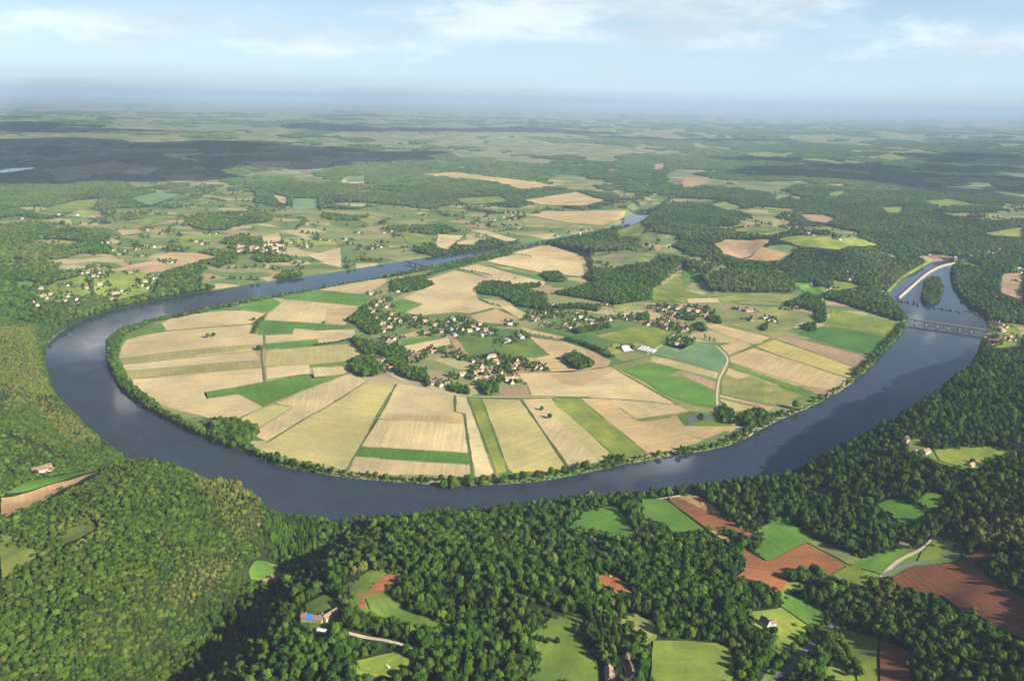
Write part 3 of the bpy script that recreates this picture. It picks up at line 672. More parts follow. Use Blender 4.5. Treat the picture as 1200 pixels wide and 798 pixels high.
def near_path(X, Y, pad):
    r = np.zeros(X.shape, bool)
    for P, w in PATHS:
        lo, hi = P.min(0) - 30, P.max(0) + 30; m = (X > lo[0]) & (X < hi[0]) & (Y > lo[1]) & (Y < hi[1])
        if m.any(): r[m] |= dist_line(P[::3] if len(P) > 12 else P, X[m], Y[m]) < w / 2 + pad
    return r
def lattice(x0, x1, y0, y1, s):
    X, Y = np.meshgrid(np.arange(x0, x1, s), np.arange(y0, y1, s * .87)); X = X + (np.arange(X.shape[0]) % 2)[:, None] * s * .5
    return (X + RNG.uniform(-.36, .36, X.shape) * s).ravel(), (Y + RNG.uniform(-.36, .36, X.shape) * s).ravel()
T = []                                    # rows: x, y, proto, width scale, height scale, tint, zone
ZONES = {}
def add(X, Y, proto, ws, hs, tint, zone):
    n = len(X); z = ZONES.setdefault(zone, len(ZONES))
    T.append(np.column_stack([X, Y, proto if np.ndim(proto) else np.full(n, proto), ws * np.ones(n), hs * np.ones(n), tint * np.ones(n), np.full(n, z)]))
def pick(n, idx, p): return RNG.choice(idx, n, p=p)
# clearings (photo outlines) inside the near woods that stay grassy
def zone_px(t, s): return TP(t, s)
LEFT_HILL = np.array([(-200, 330), (60, 384), (125, 515), (120, 535), (-200, 560)]); NEAR_HILL = np.array([(-200, 545), (130, 530), (180, 528), (310, 600), (306, 640), (290, 690), (240, 740), (190, 830), (-200, 900)])
OCHRE = [np.array([(215, 535), (262, 560), (306, 592), (304, 622), (280, 640), (262, 612), (240, 580)]), np.array([(190, 690), (230, 660), (282, 648), (262, 680), (205, 720)]), np.array([(-60, 380), (40, 385), (50, 440), (70, 478), (118, 518), (80, 520), (40, 480), (-60, 470)]), np.array([(60, 620), (110, 600), (130, 615), (90, 650)]), np.array([(410, 665), (450, 660), (440, 700), (400, 705)])]
PALE = [np.array([(1010, 690), (1050, 670), (1060, 700), (1030, 730)]), np.array([(1120, 615), (1200, 605), (1200, 640), (1130, 640)]), np.array([(380, 700), (400, 720), (390, 745), (370, 720)])]
POPLARS = np.array([(318, 590), (372, 603), (370, 645), (352, 660), (322, 640)])
SHADE_SIDE = np.array([(395, 600), (470, 592), (400, 650), (345, 700), (280, 798), (200, 830), (330, 660)])
X, Y = lattice(-2600, 2600, 430, 3600, 4.8); s = is_south(X, Y) & (dist_line(OUTER[::4], X, Y) > 7)
X, Y = X[s], Y[s]; px, py, w = project(X, Y, terrain(X, Y)); s = (px > -420) & (px < 1620) & (py < 900) & (w > 0)
X, Y, px, py = X[s], Y[s], px[s], py[s]
hill = inside(NEAR_HILL, px, py) | inside(LEFT_HILL, px, py); pop = inside(POPLARS, px, py)
keep = np.where(hill, RNG.random(len(X)) < .97, RNG.random(len(X)) < .50) & ~pop
keep &= ~near_open(X, Y, 3.5) & ~near_path(X, Y, 3.0)
gap = fbm(X / 70, Y / 70, 3, 91); keep &= (gap > .30) | (RNG.random(len(X)) < .35)
X, Y, px, py, hill = X[keep], Y[keep], px[keep], py[keep], hill[keep]; n = len(X)
big = .42 + .66 * RNG.random(n) ** 1.4 + .35 * (fbm(X / 90, Y / 90, 2, 95) - .5); ws = np.where(hill, .38 + .38 * RNG.random(n) ** 1.7, big); hs = np.where(hill, ws * RNG.uniform(.62, .95, n), ws * RNG.uniform(.9, 1.45, n))
pr = np.where(hill, pick(n, [0, 1, 2, 3, 4, 6], [.3, .2, .2, .13, .15, .02]), pick(n, [0, 1, 2, 3, 4, 6], [.2, .22, .21, .13, .15, .09]))
tint = np.where(px > 880, -.2, np.where(hill, .06, -.06)) + RNG.normal(0, .12, n)  # right-hand crowns tinted darker: lens vignetting painted into the leaf colour
for q in OCHRE: m = inside(q, px, py); tint = np.where(m, RNG.uniform(.2, .9, n), tint); ws = np.where(m, ws * .85, ws)
for q in PALE: m = inside(q, px, py); tint = np.where(m, RNG.uniform(.1, .85, n), tint)
tint = np.where(hill & (RNG.random(n) < .10), tint + RNG.uniform(.15, .5, n), np.where(~hill & (RNG.random(n) < .03), tint + .3, tint))
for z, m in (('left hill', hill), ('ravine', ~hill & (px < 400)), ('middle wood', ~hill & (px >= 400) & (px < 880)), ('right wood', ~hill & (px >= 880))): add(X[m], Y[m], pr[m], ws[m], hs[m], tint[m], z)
# poplar plantation in rows
c = flat([(345, 628)], 4)[0]; ax = np.array([.45, .9]); ax /= np.linalg.norm(ax); pe = np.array([ax[1], -ax[0]])
g = np.array([c + pe * i * 11 + ax * j * 6 for i in range(-14, 15) for j in range(-30, 31)]); g += RNG.normal(0, .6, g.shape)
px, py, _ = project(g[:, 0], g[:, 1], terrain(g[:, 0], g[:, 1])); m = inside(POPLARS, px, py) & is_south(g[:, 0], g[:, 1]); g = g[m]; add(g[:, 0], g[:, 1], 5, RNG.uniform(.95, 1.15, len(g)), RNG.uniform(.8, .95, len(g)), 0.0, 'poplar rows')
# riverside belts along the inner bank
def strip(line, off, sp, lo, hi, prob=1.0, protos=(0, 1, 2, 4), tint=0.0, zone='river bank', hmul=1.0):
    d = np.append(0, np.cumsum(np.linalg.norm(np.diff(line, axis=0), axis=1))); q = np.arange(0, d[-1], sp); q = q + RNG.uniform(-.4, .4, len(q)) * sp; q = q[RNG.random(len(q)) < prob]
    P = np.stack([np.interp(q, d, line[:, 0]), np.interp(q, d, line[:, 1])], -1); tg = np.stack([np.interp(q + 2, d, line[:, 0]), np.interp(q + 2, d, line[:, 1])], -1) - P; tg /= np.linalg.norm(tg, axis=1)[:, None] + 1e-9
    P = P + np.stack([-tg[:, 1], tg[:, 0]], -1) * (off + RNG.normal(0, 1.5, len(P)))[:, None]; n = len(P); w_ = RNG.uniform(lo, hi, n)
    add(P[:, 0], P[:, 1], RNG.choice(protos, n), w_, w_ * RNG.uniform(.9, 1.3, n) * hmul, tint + RNG.normal(0, .08, n), zone)
def fill(poly_px, t, sp, lo, hi, zone, protos=(0, 1, 2, 3, 4), tint=0.0, z=4, hmul=1.0, density=1.0):
    P = ground(TP(t, poly_px)) if zone != 'island' else flat(TP(t, poly_px)); lo_, hi_ = P.min(0), P.max(0); X, Y = lattice(lo_[0], hi_[0], lo_[1], hi_[1], sp); m = inside(P, X, Y) & (RNG.random(len(X)) < density) & (~inside(RIVER, X, Y) | (zone == 'island')); X, Y = X[m], Y[m]
    n = len(X); w_ = RNG.uniform(lo, hi, n); add(X, Y, RNG.choice(protos, n), w_, w_ * RNG.uniform(.85, 1.2, n) * hmul, tint + RNG.normal(0, .08, n), zone)
ip = project(INNER[:, 0], INNER[:, 1], 0.0)[:2]; I = INNER
def seg(a, b):
    i = int(np.argmin(np.hypot(ip[0] - a[0], ip[1] - a[1]))); j = int(np.argmin(np.hypot(ip[0] - b[0], ip[1] - b[1]))); return I[i:j + 1]
side = 1 if inside(PENIN, *[np.array([v]) for v in (seg((400, 559), (500, 568))[5] + np.array([0, 25]))])[0] else 1
def inward(line):                         # sign of the side on which the loop's land lies
    m = len(line) // 2; tg = line[m + 1] - line[m]; nrm = np.array([-tg[1], tg[0]]) / np.linalg.norm(tg); q = line[m] + nrm * 30; return 1 if inside(PENIN, q[:1], q[1:])[0] else -1
for a, b, offs, sp, lo, hi, pb in (((610, 291), (450, 326), (7, 15), 8, .8, 1.35, .95), ((450, 326), (300, 353), (7,), 9, .5, 1.0, .8), ((300, 353), (150, 386), (7, 15), 8, .7, 1.15, .9), ((150, 386), (124, 405), (8, 17, 26), 8, .8, 1.2, 1), ((124, 405), (160, 472), (8, 16), 8, .7, 1.15, 1), ((160, 472), (260, 521), (7, 14), 7.5, .6, 1.0, .95), ((260, 521), (367, 554), (7, 14), 8, .6, 1.0, .85),
        ((367, 554), (500, 568), (7,), 7.5, .4, 1.05, .85), ((500, 568), (700, 551), (8,), 9, .6, 1.4, .8), ((700, 551), (793, 533), (7,), 10, .35, .6, .5), ((793, 533), (863, 520), (7,), 8, .4, .9, .9), ((863, 520), (920, 490), (8, 16), 9, .6, 1.1, .85), ((920, 490), (1007, 442), (7,), 9, .35, .65, .6), ((1007, 442), (1063, 383), (7, 15), 8, .6, 1.0, .9)):
    L = seg(a, b); sg = inward(L)
    for o_ in offs: strip(L, sg * o_, sp, lo, hi, pb)
    strip(L, sg * 3.5, 4.5, .7, 1.3, .9, (7,), 0.05)
fill('110,360;180,292;300,250;500,198;560,190;555,218;430,262;310,318;220,350;190,400;180,480;150,470;112,400', '1', 8, .75, 1.15, 'belt', tint=.05)
fill('110,470;180,480;230,590;290,660;420,755;400,768;250,690;150,590', '1', 8, .7, 1.1, 'belt', tint=.05)
fill('785,185;800,145;900,120;1010,105;1010,130;850,165;820,197', '1', 8, .7, 1.0, 'belt')
fill('1020,130;1080,100;1115,110;1110,135;1030,140', '1', 8, .7, 1.1, 'belt'); fill('620,205;640,180;670,185;665,210', '1', 8, .6, .9, 'belt')
fill('0,372;40,355;120,355;240,388;250,432;190,490;120,515;0,480', '7', 8, .8, 1.25, 'belt', tint=.06); fill('710,495;760,480;770,495;720,515', 'D', 8, .4, .7, 'belt', density=.7)
# woods inside the loop
for t, s, sp, lo, hi in (('4', '45,115;70,60;215,60;240,75;400,65;400,82;290,92;430,130;440,190;480,195;440,215;330,195;280,195;200,140', 9, .8, 1.2), ('4', '480,120;600,90;700,60;650,20;700,-10;1190,-20;1020,90;1030,150;830,182;740,165;690,150;600,140', 9, .8, 1.25), ('4', '400,15;430,0;500,0;545,40;540,55;450,50', 9, .8, 1.1),
        ('4', '530,495;560,470;600,460;655,490;690,505;695,525;640,545;600,545', 8, .9, 1.2), ('4', '570,325;650,310;790,290;795,310;700,330;610,345', 8, .7, 1.0), ('4', '480,190;640,180;740,190;730,220;640,205;500,205', 9, .8, 1.1), ('3', '290,385;330,340;420,325;520,355;470,380;380,400;300,395', 9, .8, 1.2), ('3', '480,300;560,270;760,215;960,165;960,190;780,225;600,275;500,305', 9, .6, 1.0),
        ('2', '750,270;800,240;850,190;900,210;950,290;940,340;880,350;800,290', 8, .7, 1.1), ('2', '780,370;880,400;960,420;1060,420;1090,480;1090,560;1020,560;940,450;860,470;800,410', 8, .8, 1.2), ('2', '780,500;830,475;900,490;950,540;920,585;830,585;780,550', 8, .9, 1.3), ('2', '1040,560;1100,540;1200,550;1200,615;1130,605;1060,580', 8, .7, 1.1), ('2', '1000,50;1060,40;1200,20;1200,80;1090,100;1000,90', 8, .7, 1.1), ('8', '70,60;130,60;240,100;250,130;190,130;100,100', 8, .8, 1.1),
        ('6', '650,215;800,200;870,230;960,240;1030,290;1120,290;1130,355;1080,372;960,330;800,285;660,240', 9, .8, 1.2), ('6', '435,265;510,250;560,220;620,240;660,300;660,370;630,385;600,350;620,320;500,285;450,285', 8, .7, 1.1), ('6', '530,390;600,385;610,420;570,430;535,415', 8, .6, 1.0), ('5', '440,225;560,240;545,275;450,255', 8, .7, 1.0), ('5', '550,280;600,300;615,335;560,320', 8, .7, 1.0), ('5', '210,245;280,225;295,265;240,270', 8, .7, 1.0), ('5', '600,240;690,260;700,290;640,280', 8, .6, .9), ('5', '930,290;960,290;950,330;920,320', 8, .6, .9), ('5', '385,370;470,370;545,395;480,400;420,415;380,395', 8, .6, .9), ('8', '340,165;470,160;480,205;400,195', 8, .7, 1.0), ('8', '530,140;600,120;640,150;640,195;580,210;540,180', 8, .7, 1.1),
        ('9', '925,310;950,270;1000,300;1015,370;940,372', 8, .7, 1.1), ('9', '1040,340;1120,295;1200,310;1200,380;1130,400;1040,370', 8, .7, 1.15), ('9', '800,325;830,320;840,345;805,350', 7, .4, .6), ('9', '275,585;300,560;385,550;390,595;330,615;280,625', 7, .65, .85)):
    fill(s, t, sp, lo, hi, 'loop woods', tint=-.05)
def hedge(t, s, sp, lo, hi, protos=(0, 2, 4), prob=1.0, rows=(0,)):
    L = smooth_line(ground(TP(t, s)), 1)
    for o_ in rows: strip(L, o_, sp, lo, hi, prob, protos, -.05, 'hedgerow')
hedge('2', '570,408;680,395;785,370', 6, .3, .5, rows=(-3, 3)); hedge('2', '570,325;640,322;740,312', 7, .25, .4); hedge('4', '540,375;640,400;720,435;810,480', 7, .65, .95, rows=(-6, 4)); hedge('3', '655,270;760,285;850,305', 8, .4, .6); hedge('1', '990,262;965,300;945,342', 6, .5, .75, rows=(-2, 3)); hedge('T' if False else '4', '60,150;110,170;180,190', 7, .3, .5)
hedge('4', '310,330;380,350;540,375', 9, .25, .4, prob=.7); hedge('3', '930,190;1000,185;1070,200', 9, .4, .6); hedge('H', '830,620;900,540;990,480;1080,400', 9, .45, .8, (1, 2, 4), .75, (-9, 10)); hedge('H', '980,480;1030,520;1100,620;1160,740', 8, .5, .9, (0, 1, 4), 1, (-6, 6)); hedge('H', '700,740;730,660;780,620', 8, .6, .9, (0, 4)); hedge('6', '530,80;650,120;700,200', 10, .5, .8)
hedge('G', '700,330;730,430;790,560;810,690', 8, .7, .95, (5,), 1, (-12, 0, 12)); hedge('G', '870,470;960,520;980,550', 8, .6, .9, rows=(-6, 6)); hedge('G', '380,530;440,545;510,550', 8, .6, .85, (3, 4)); hedge('5', '600,370;668,392', 9, .6, .8, (5,), 1); hedge('F', '480,400;640,440;800,470;1000,520', 8, .6, .9, rows=(-8, 0, 8)); hedge('G', '260,540;340,560;330,620', 8, .7, 1.0, (3, 4), 1, (-8, 4))
hedge('I', '800,580;880,560;960,590;1080,650', 8, .9, 1.25, (0, 1, 3), 1, (-9, 0, 9)); hedge('F', '850,590;940,600;1080,560', 9, .8, 1.1, rows=(-8, 4))
# country beyond the river: woods, copses and tree lines
X, Y = lattice(-4600, 4600, 2300, 6400, 12.5); s = ~is_south(X, Y) & ~inside(PENIN, X, Y) & ~inside(RIVER, X, Y); X, Y = X[s], Y[s]
px, py, w = project(X, Y, 20.0); s = (px > -200) & (px < 1400); X, Y, px = X[s], Y[s], px[s]
op = openness(X, Y); line = np.abs(fbm(X / 260, Y / 260, 2, 133) - .5) < .012; s = (RNG.random(len(X)) > op * .993) | (line & (RNG.random(len(X)) < .6)); s &= ~near_open(X, Y, 2.0) & (dist_line(RIVER[::5], X, Y, True) > 6); X, Y, px = X[s], Y[s], px[s]; n = len(X)
ws = RNG.uniform(.95, 1.45, n) * (.85 + .4 * fbm(X / 200, Y / 200, 2, 99)); pr = pick(n, [0, 1, 2, 3, 4, 6], [.27, .27, .22, .1, .1, .04]); tt = np.where(px > 760, .02, .08) + 1.3 * (fbm(X / 240, Y / 240, 4, 101) - .5) + RNG.normal(0, .1, n)
add(X, Y, pr, ws, ws * RNG.uniform(.85, 1.1, n), tt, 'far woods'); print('far singles', n)
fill('485,400;500,320;540,285;600,290;630,350;600,440;540,470;500,465', 'W', 8, .9, 1.2, 'island')

# rough edges: bushes and saplings along the borders of the near clearings, a few out in the grass
bx, by = [], []
for P, q_ in zip(OPEN, OPEN_PX[2:]):
    if np.hypot(*P.mean(0)) > 2000 or inside(PENIN, P[:1, 0], P[:1, 1])[0]: continue
    for u, v in zip(P, np.roll(P, -1, 0)):
        n = int(np.linalg.norm(v - u) / 4.5) + 1; f = RNG.random(n); q = u + (v - u) * f[:, None] + RNG.normal(0, 2.4, (n, 2)); nv = np.array([-(v - u)[1], (v - u)[0]]) / max(np.linalg.norm(v - u), 1e-6) * 10; k = ~(near_open(q[:, 0] + nv[0], q[:, 1] + nv[1]) & near_open(q[:, 0] - nv[0], q[:, 1] - nv[1])) & (RNG.random(n) < .55) & (fbm(q[:, 0] / 40, q[:, 1] / 40, 2, 141) > .42); bx += list(q[k, 0]); by += list(q[k, 1])
bx, by = np.array(bx), np.array(by); k = ~near_path(bx, by, 2.5); bx, by = bx[k], by[k]; n = len(bx); w_ = RNG.uniform(.5, 1.7, n); add(bx, by, 7, w_, w_ * RNG.uniform(.8, 1.5, n), RNG.normal(.05, .15, n), 'hedgerow')
k = RNG.random(n) < .10; w_ = RNG.uniform(.25, .5, k.sum()); add(bx[k] + 3, by[k] + 2, RNG.choice([0, 1, 2, 4], k.sum()), w_, w_ * 1.1, 0.0, 'hedgerow')
# ------------------------------------------------------------------ houses
M_CREAM = plain('cream_render', (.58, .50, .36), .1, .4); M_WHITE = plain('white_render', (.57, .53, .45), .14, .4); M_STONE = plain('limestone', (.46, .39, .28), .2, .6)
M_RBROWN = plain('brown_tiles', (.25, .155, .105), .35, .7); M_RORANGE = plain('orange_tiles', (.36, .205, .13), .32, .7); M_RDARK = plain('dark_tiles', (.13, .085, .065), .3, .7); M_RGREY = plain('grey_roofing', (.42, .41, .40), .12, .5); M_RWHITE = plain('white_sheeting', (.66, .65, .61), .08, .4)
M_GLASS = plain('window_glass', (.03, .035, .045), .1, 1, .2); M_DOOR = plain('painted_wood', (.16, .09, .05), .2, 2); M_CONC = plain('pale_concrete', (.34, .295, .215), .12, .15); M_BRICK = plain('bridge_stone', (.40, .34, .25), .2, .3); M_BLUE = plain('blue_plastic', (.03, .20, .72), .12, .6, .5); M_IRON = plain('dark_iron', (.11, .115, .12), .2, .5, .6); M_EARTH = plain('bare_earth', (.42, .17, .07), .35, .12)
def gable(m, w, l, he, hr, M=None): m.prism([(-w / 2, -2.0), (w / 2, -2.0), (w / 2, he), (0, hr), (-w / 2, he)], -l / 2, l / 2, M)
def roof(m, w, l, he, hr, M=None, o=.55, t=.3):
    s = (hr - he) / (w / 2); m.prism([(-w / 2 - o, he - o * s + .04), (0, hr + .04), (w / 2 + o, he - o * s + .04), (w / 2 + o, he - o * s + .04 + t), (0, hr + .04 + t), (-w / 2 - o, he - o * s + .04 + t)], -l / 2 - o, l / 2 + o, M)
def make_house(kind):
    w, l, he, hr, wall, rf, wing = dict(small=(8.5, 13, 3.2, 6.0, M_CREAM, M_RBROWN, 0), white=(9, 13, 3.3, 5.9, M_WHITE, M_RORANGE, 0), steep=(8.5, 12, 4.6, 10.2, M_STONE, M_RDARK, 0), barn=(10.5, 24, 4.6, 8.2, M_STONE, M_RBROWN, 0), modern=(11, 16, 3.2, 5.2, M_WHITE, M_RGREY, 0), ell=(8.5, 15, 3.4, 6.4, M_CREAM, M_RORANGE, 1))[kind]
    o = empty({'barn': 'barn'}.get(kind, 'house'), (0, 0, 0)); a, b = MB(), MB(); gable(a, w, l, he, hr); roof(b, w, l, he, hr)
    if wing: Mw = Matrix.Translation((w / 2 + 3.2, -l / 2 + 3.6, 0)) @ Matrix.Rotation(R(90), 4, 'Z'); gable(a, 7, 8, he - .3, hr - 1.0, Mw); roof(b, 7, 8, he - .3, hr - 1.0, Mw)
    a.build('wall', wall, o); r = b.build('roof', rf, o)
    if kind != 'barn': MB().box(-.5, l * .28, he, .5, l * .28 + .9, hr + 1.2).build('chimney', wall, r)
    return o
def windows(o, w, l, he, rows=1, door=True):            # openings for the houses near enough to show them
    for side in (-1, 1):
        for k in range(rows):
            for q in np.linspace(-l / 2 + 2.2, l / 2 - 2.2, max(2, int(l / 4.5))):
                f = MB().box(side * (w / 2 - .1), q - .62, 1.0 + k * 2.7, side * (w / 2 + .06), q + .62, 2.5 + k * 2.7).build('window', M_WHITE, o)
                MB().box(side * (w / 2), q - .48, 1.12 + k * 2.7, side * (w / 2 + .09), q + .48, 2.38 + k * 2.7).build('pane', M_GLASS, f)
    if door: MB().box(-.6, l / 2 - .1, -.2, .6, l / 2 + .08, 2.2).build('door', M_DOOR, o)
LOOK = dict(small='small cream house with a brown tiled roof', white='white-walled house with an orange tiled roof', steep='stone house with a steep dark roof', barn='long stone barn with a brown roof', modern='broad white house with a pale grey roof', ell='cream L-shaped house with orange roofs')
PRO_H = {}
HOUSES = []                               # (object, kind, village, x, y)
def put_house(kind, x, y, rz, sc, village):
    for h in HOUSES:
        if math.hypot(h[3] - x, h[4] - y) < 10.5: return
    if inside(RIVER, np.array([x]), np.array([y]))[0]: return
    if kind not in PRO_H: o = PRO_H[kind] = make_house(kind)
    else: o = copy_tree(PRO_H[kind])
    o.location = (x, y, float(terrain(x, y)) + .3); o.rotation_euler.z = rz; o.scale = (sc, sc, sc * random.uniform(.95, 1.15)); HOUSES.append((o, kind, village, x, y)); return o
def hamlet(village, t, s, ang, mix='small small white steep ell barn', sc=1.2):
    random.seed(len(HOUSES) + 5); P = ground(TP(t, s))
    for x, y in P: put_house(random.choice(mix.split()), float(x), float(y), R(ang + random.choice((0, 0, 90, 90, 20, -25)) + random.uniform(-8, 8)), sc * random.uniform(.88, 1.12), village)
def cluster(village, t, cx, cy, rx, ry, n, ang=20, mix='small small white steep ell', sc=1.1):
    random.seed(int(cx * 7 + cy)); pts = ';'.join(f'{cx + rx * random.uniform(-1, 1):.1f},{cy + ry * random.uniform(-1, 1):.1f}' for _ in range(n)); hamlet(village, t, pts, ang, mix, sc)
SPINE = 'the village strung along the trees at the left of the loop'; MIDV = 'the village in the middle of the loop'; LOWV = 'the leafy village at the foot of the loop'; EASTV = 'the scattered houses right of the loop\'s centre'; FARMV = 'the compact village at the right of the loop'
TOWN = 'the red-roofed town across the river at upper left'; BANKV = 'the white houses on the far left bank'; DAMV = 'the hamlet on the wooded rise below the brown field'; BRV = 'the village at the right end of the stone bridge'; NORTHV = 'the hamlets among the meadows beyond the river'; EDGEV = 'the houses near the upper right bank'
hamlet(SPINE, '3', '170,410;215,450;240,440;160,490;180,510;200,545;270,545;310,552;275,592;240,605;300,662;265,672;320,395;255,480;290,525;225,575;330,560;195,470', 15)
hamlet(SPINE, '2', '960,490;985,525;1000,542;1110,500;1120,462;1145,468;940,500;1090,490;1130,300;1120,255;1190,275;985,380;975,310;960,330', 40)
hamlet(MIDV, '3', '630,552;475,562;400,590;480,635;560,622;590,592;620,612;655,602;680,612;720,617;760,605;815,612;840,632;800,642;950,580;920,682;940,670;1000,640;1012,652;530,582;740,590;420,552;600,570;700,560;640,640;780,580', 25, 'small white modern steep ell white')
hamlet(MIDV, '3', '520,735;600,735;500,730;390,745;430,748;650,760', 15)
hamlet(LOWV, '4', '130,472;145,510;65,552;75,592;120,582;260,502;268,522;245,540;380,532;398,537;220,602;237,622;115,560;20,500;40,590;180,560;250,585;100,480', 30, 'small white steep ell')
hamlet(LOWV, '8', '275,145;312,152;355,150;550,52;620,112;560,112;440,95;520,85;590,135;625,20;540,25', 35)
hamlet(EASTV, '4', '365,268;440,292;560,312;510,242;592,262;630,252;655,262;682,282;240,292;350,228;470,187;880,242;882,262;930,252;1000,292;350,250;430,225;540,290;455,250;610,235;790,265;770,180;690,270;500,225', 20, 'small white modern ell white modern')
hamlet(FARMV, '5', '330,202;385,290;480,312;440,232;500,202;522,212;545,217;562,222;590,242;620,227;550,242;475,192;420,202;398,198;345,188;575,200;455,205;600,210;530,235;470,300;500,320;395,270;480,330;440,205;360,210;610,245;465,250;420,240', 20, 'small white steep barn ell small')
hamlet(EASTV, '5', '800,207;830,212;852,217;965,267;992,272;870,268;1042,207;1122,197;945,260;460,372;445,402;490,385;270,292;65,260;150,240', 20, 'small white barn modern')
hamlet(FARMV, '5', '380,312', -70, 'barn', 1.3)
cluster(TOWN, 'A', 905, 600, 75, 16, 27, 10, 'white small ell white small', 1.25); cluster(TOWN, 'A', 1075, 588, 100, 14, 11, 10, 'white modern small', 1.2); cluster(TOWN, 'A', 850, 610, 20, 12, 5)
hamlet(BANKV, 'A', '290,692;350,692;400,612;420,627;500,632;690,582;740,557;150,772;180,767;230,790;270,785;330,702;370,692;410,762;390,782;510,722;540,712;360,585;380,585;520,540;440,615;480,610;540,600;345,705;310,690;425,755;500,735;605,655;590,650;460,690;560,700;520,745;395,765;240,775;165,780;710,590;760,555', 30, 'white small white ell small', 1.15)
cluster(BANKV, 'D', 250, 45, 130, 40, 7, 30, 'white small ell small', 1.15)
hamlet(DAMV, 'C', '375,490;390,500;410,515;420,545;440,552;400,530;430,535;450,545;520,562;350,510;385,480;440,385;480,385;550,575;460,560', 10, 'white small modern ell', 1.35); hamlet(DAMV, 'C', '590,715;600,710;580,690;450,732;520,745', 10, 'white modern', 1.3)
hamlet(BRV, 'W', '985,592;1012,590;1042,605;1032,635;1022,690;1042,702;1067,705;1092,717;960,752;980,740;1122,717;925,702;890,725;1000,612;1050,650;970,720;1010,720;945,680;1075,690;1100,690;1060,625', 30, 'small white steep ell', 1.15)
hamlet(EDGEV, 'W', '890,102;950,97;980,102;1012,107;1102,112;1160,212;1172,240;1165,302;1030,80;830,128;1190,220;210,380;1010,420', 15, 'white small modern', 1.3); 
hamlet(NORTHV, 'B', '20,575;60,550;150,550;240,525;35,590;140,600;110,605;570,495;600,490;540,505;300,490;265,455;310,410;860,540;900,545;930,540;490,560;320,430;180,545;340,575;590,505;610,500;130,595', 15, 'white modern small', 1.2)
hamlet(NORTHV, 'A', '940,320;1010,312;900,300;80,500;210,487;270,490;800,505;850,487;1080,520;920,265;560,165;340,175;215,145;660,180;590,310', 15, 'white modern small', 1.35)
hamlet('the lone houses by the right-hand meadows', 'K', '535,178;645,243;940,318;1178,225;570,235;900,318', 40, 'white steep small', 1.15)
# autolabel: extremes get their own wording, look-alikes share
from collections import defaultdict
grp = defaultdict(list)
for h in HOUSES: grp[(h[1], h[2])].append(h)
for (kind, vil), hs in grp.items():
    pr = [(project(np.array(h[3]), np.array(h[4]), 4.0)[:2], h) for h in hs]; q = [(float(p[0]), float(p[1]), h) for p, h in pr]; names = {}
    if len(q) == 1: names[id(q[0][2])] = 'the only'
    else:
        srt = sorted(q); names[id(srt[0][2])] = 'leftmost'; names[id(srt[-1][2])] = 'rightmost'; rest = srt[1:-1]
        if len(q) == 3: names[id(rest[0][2])] = 'middle'; rest = []
        if len(rest) >= 2:
            v = sorted(rest, key=lambda e: e[1]); names[id(v[0][2])] = 'farthest inner'; names[id(v[-1][2])] = 'nearest inner'
    for a, b, h in q:
        w_ = names.get(id(h)); lab = (w_ + ' ' if w_ else 'other ') + LOOK[kind] + ' in ' + vil
        lab = ' '.join(lab.replace(' in the lone', ' among the lone').split()[:16])
        tag(h[0], lab, 'barn' if kind == 'barn' else 'house', (LOOK[kind] + 's in ' + vil).replace(' in the lone', ' among the lone'))
print('houses', len(HOUSES))
def spot(t, x, y, z=None): p = ground(TP(t, f'{x},{y}'))[0]; return float(p[0]), float(p[1]), float(terrain(*p)) + .2
# larger near buildings, each modelled on its own
def single(name, t, x, y, ang, label, cat, vols, wallm, roofm, chim=True, win=None):
    px, py, pz = spot(t, x, y); o = empty(name, (px, py, pz), R(ang)); tag(o, label, cat); a, b = MB(), MB()
    for (dx, dy, ra, w, l, he, hr) in vols:
        M = Matrix.Translation((dx, dy, 0)) @ Matrix.Rotation(R(ra), 4, 'Z'); gable(a, w, l, he, hr, M); roof(b, w, l, he, hr, M)
    a.build('wall', wallm, o); r = b.build('roof', roofm, o)
    w, l, he, hr = vols[0][3:]
    if chim: MB().box(-.55, l * .3, he, .55, l * .3 + 1, hr + 1.4).build('chimney', wallm, r); MB().box(-.55, -l * .36, he, .55, -l * .36 + 1, hr + 1.2).build('chimney', wallm, r)
    if win: windows(o, w, l, he, win)
    HOUSES.append((o, 'single', '', px, py)); return o
single('farmhouse', 'E', 145, 62, -58, 'cream farmhouse group with brown roofs above the orange strip field', 'farmhouse', [(0, 0, 0, 10, 26, 5.6, 10), (9, -9, 90, 9, 12, 4.8, 8.6), (-11, 8, 20, 9, 16, 4, 7.4), (6, 15, 70, 8, 12, 3.4, 6)], M_CREAM, M_RBROWN, True, 2)
single('house', 'E', 958, 450, 30, 'stone house at the ravine floor beside the small green clearing', 'house', [(0, 0, 0, 9, 15, 4, 7.5), (-8, 4, 90, 7, 9, 3, 5.6)], M_STONE, M_RBROWN, True, 1)
single('farmhouse', 'F', 320, 415, 78, 'long brown-roofed farmhouse with a blue sheet on its roof', 'farmhouse', [(0, 0, 0, 9, 27, 4.2, 7.8), (3, -9, 90, 8, 10, 3.6, 6.6)], M_STONE, M_RBROWN, True, 1)
single('barn', 'F', 418, 398, -38, 'narrow brown-roofed barn beside the farmhouse with the blue sheet', 'barn', [(0, 0, 0, 9, 20, 4.4, 8)], M_CREAM, M_RBROWN, False, None)
single('shed', 'F', 370, 482, 75, 'small white-roofed shed below the farmhouse with the blue sheet', 'shed', [(0, 0, 0, 5, 10, 2.8, 3.8)], M_WHITE, M_RWHITE, False, None)
x, y, z = spot('F', 312, 418); fo = [h for h in HOUSES if h[1] == 'single'][2][0]
Mb = fo.matrix_world if False else (Matrix.Translation(fo.location) @ Matrix.Rotation(fo.rotation_euler.z, 4, 'Z'))
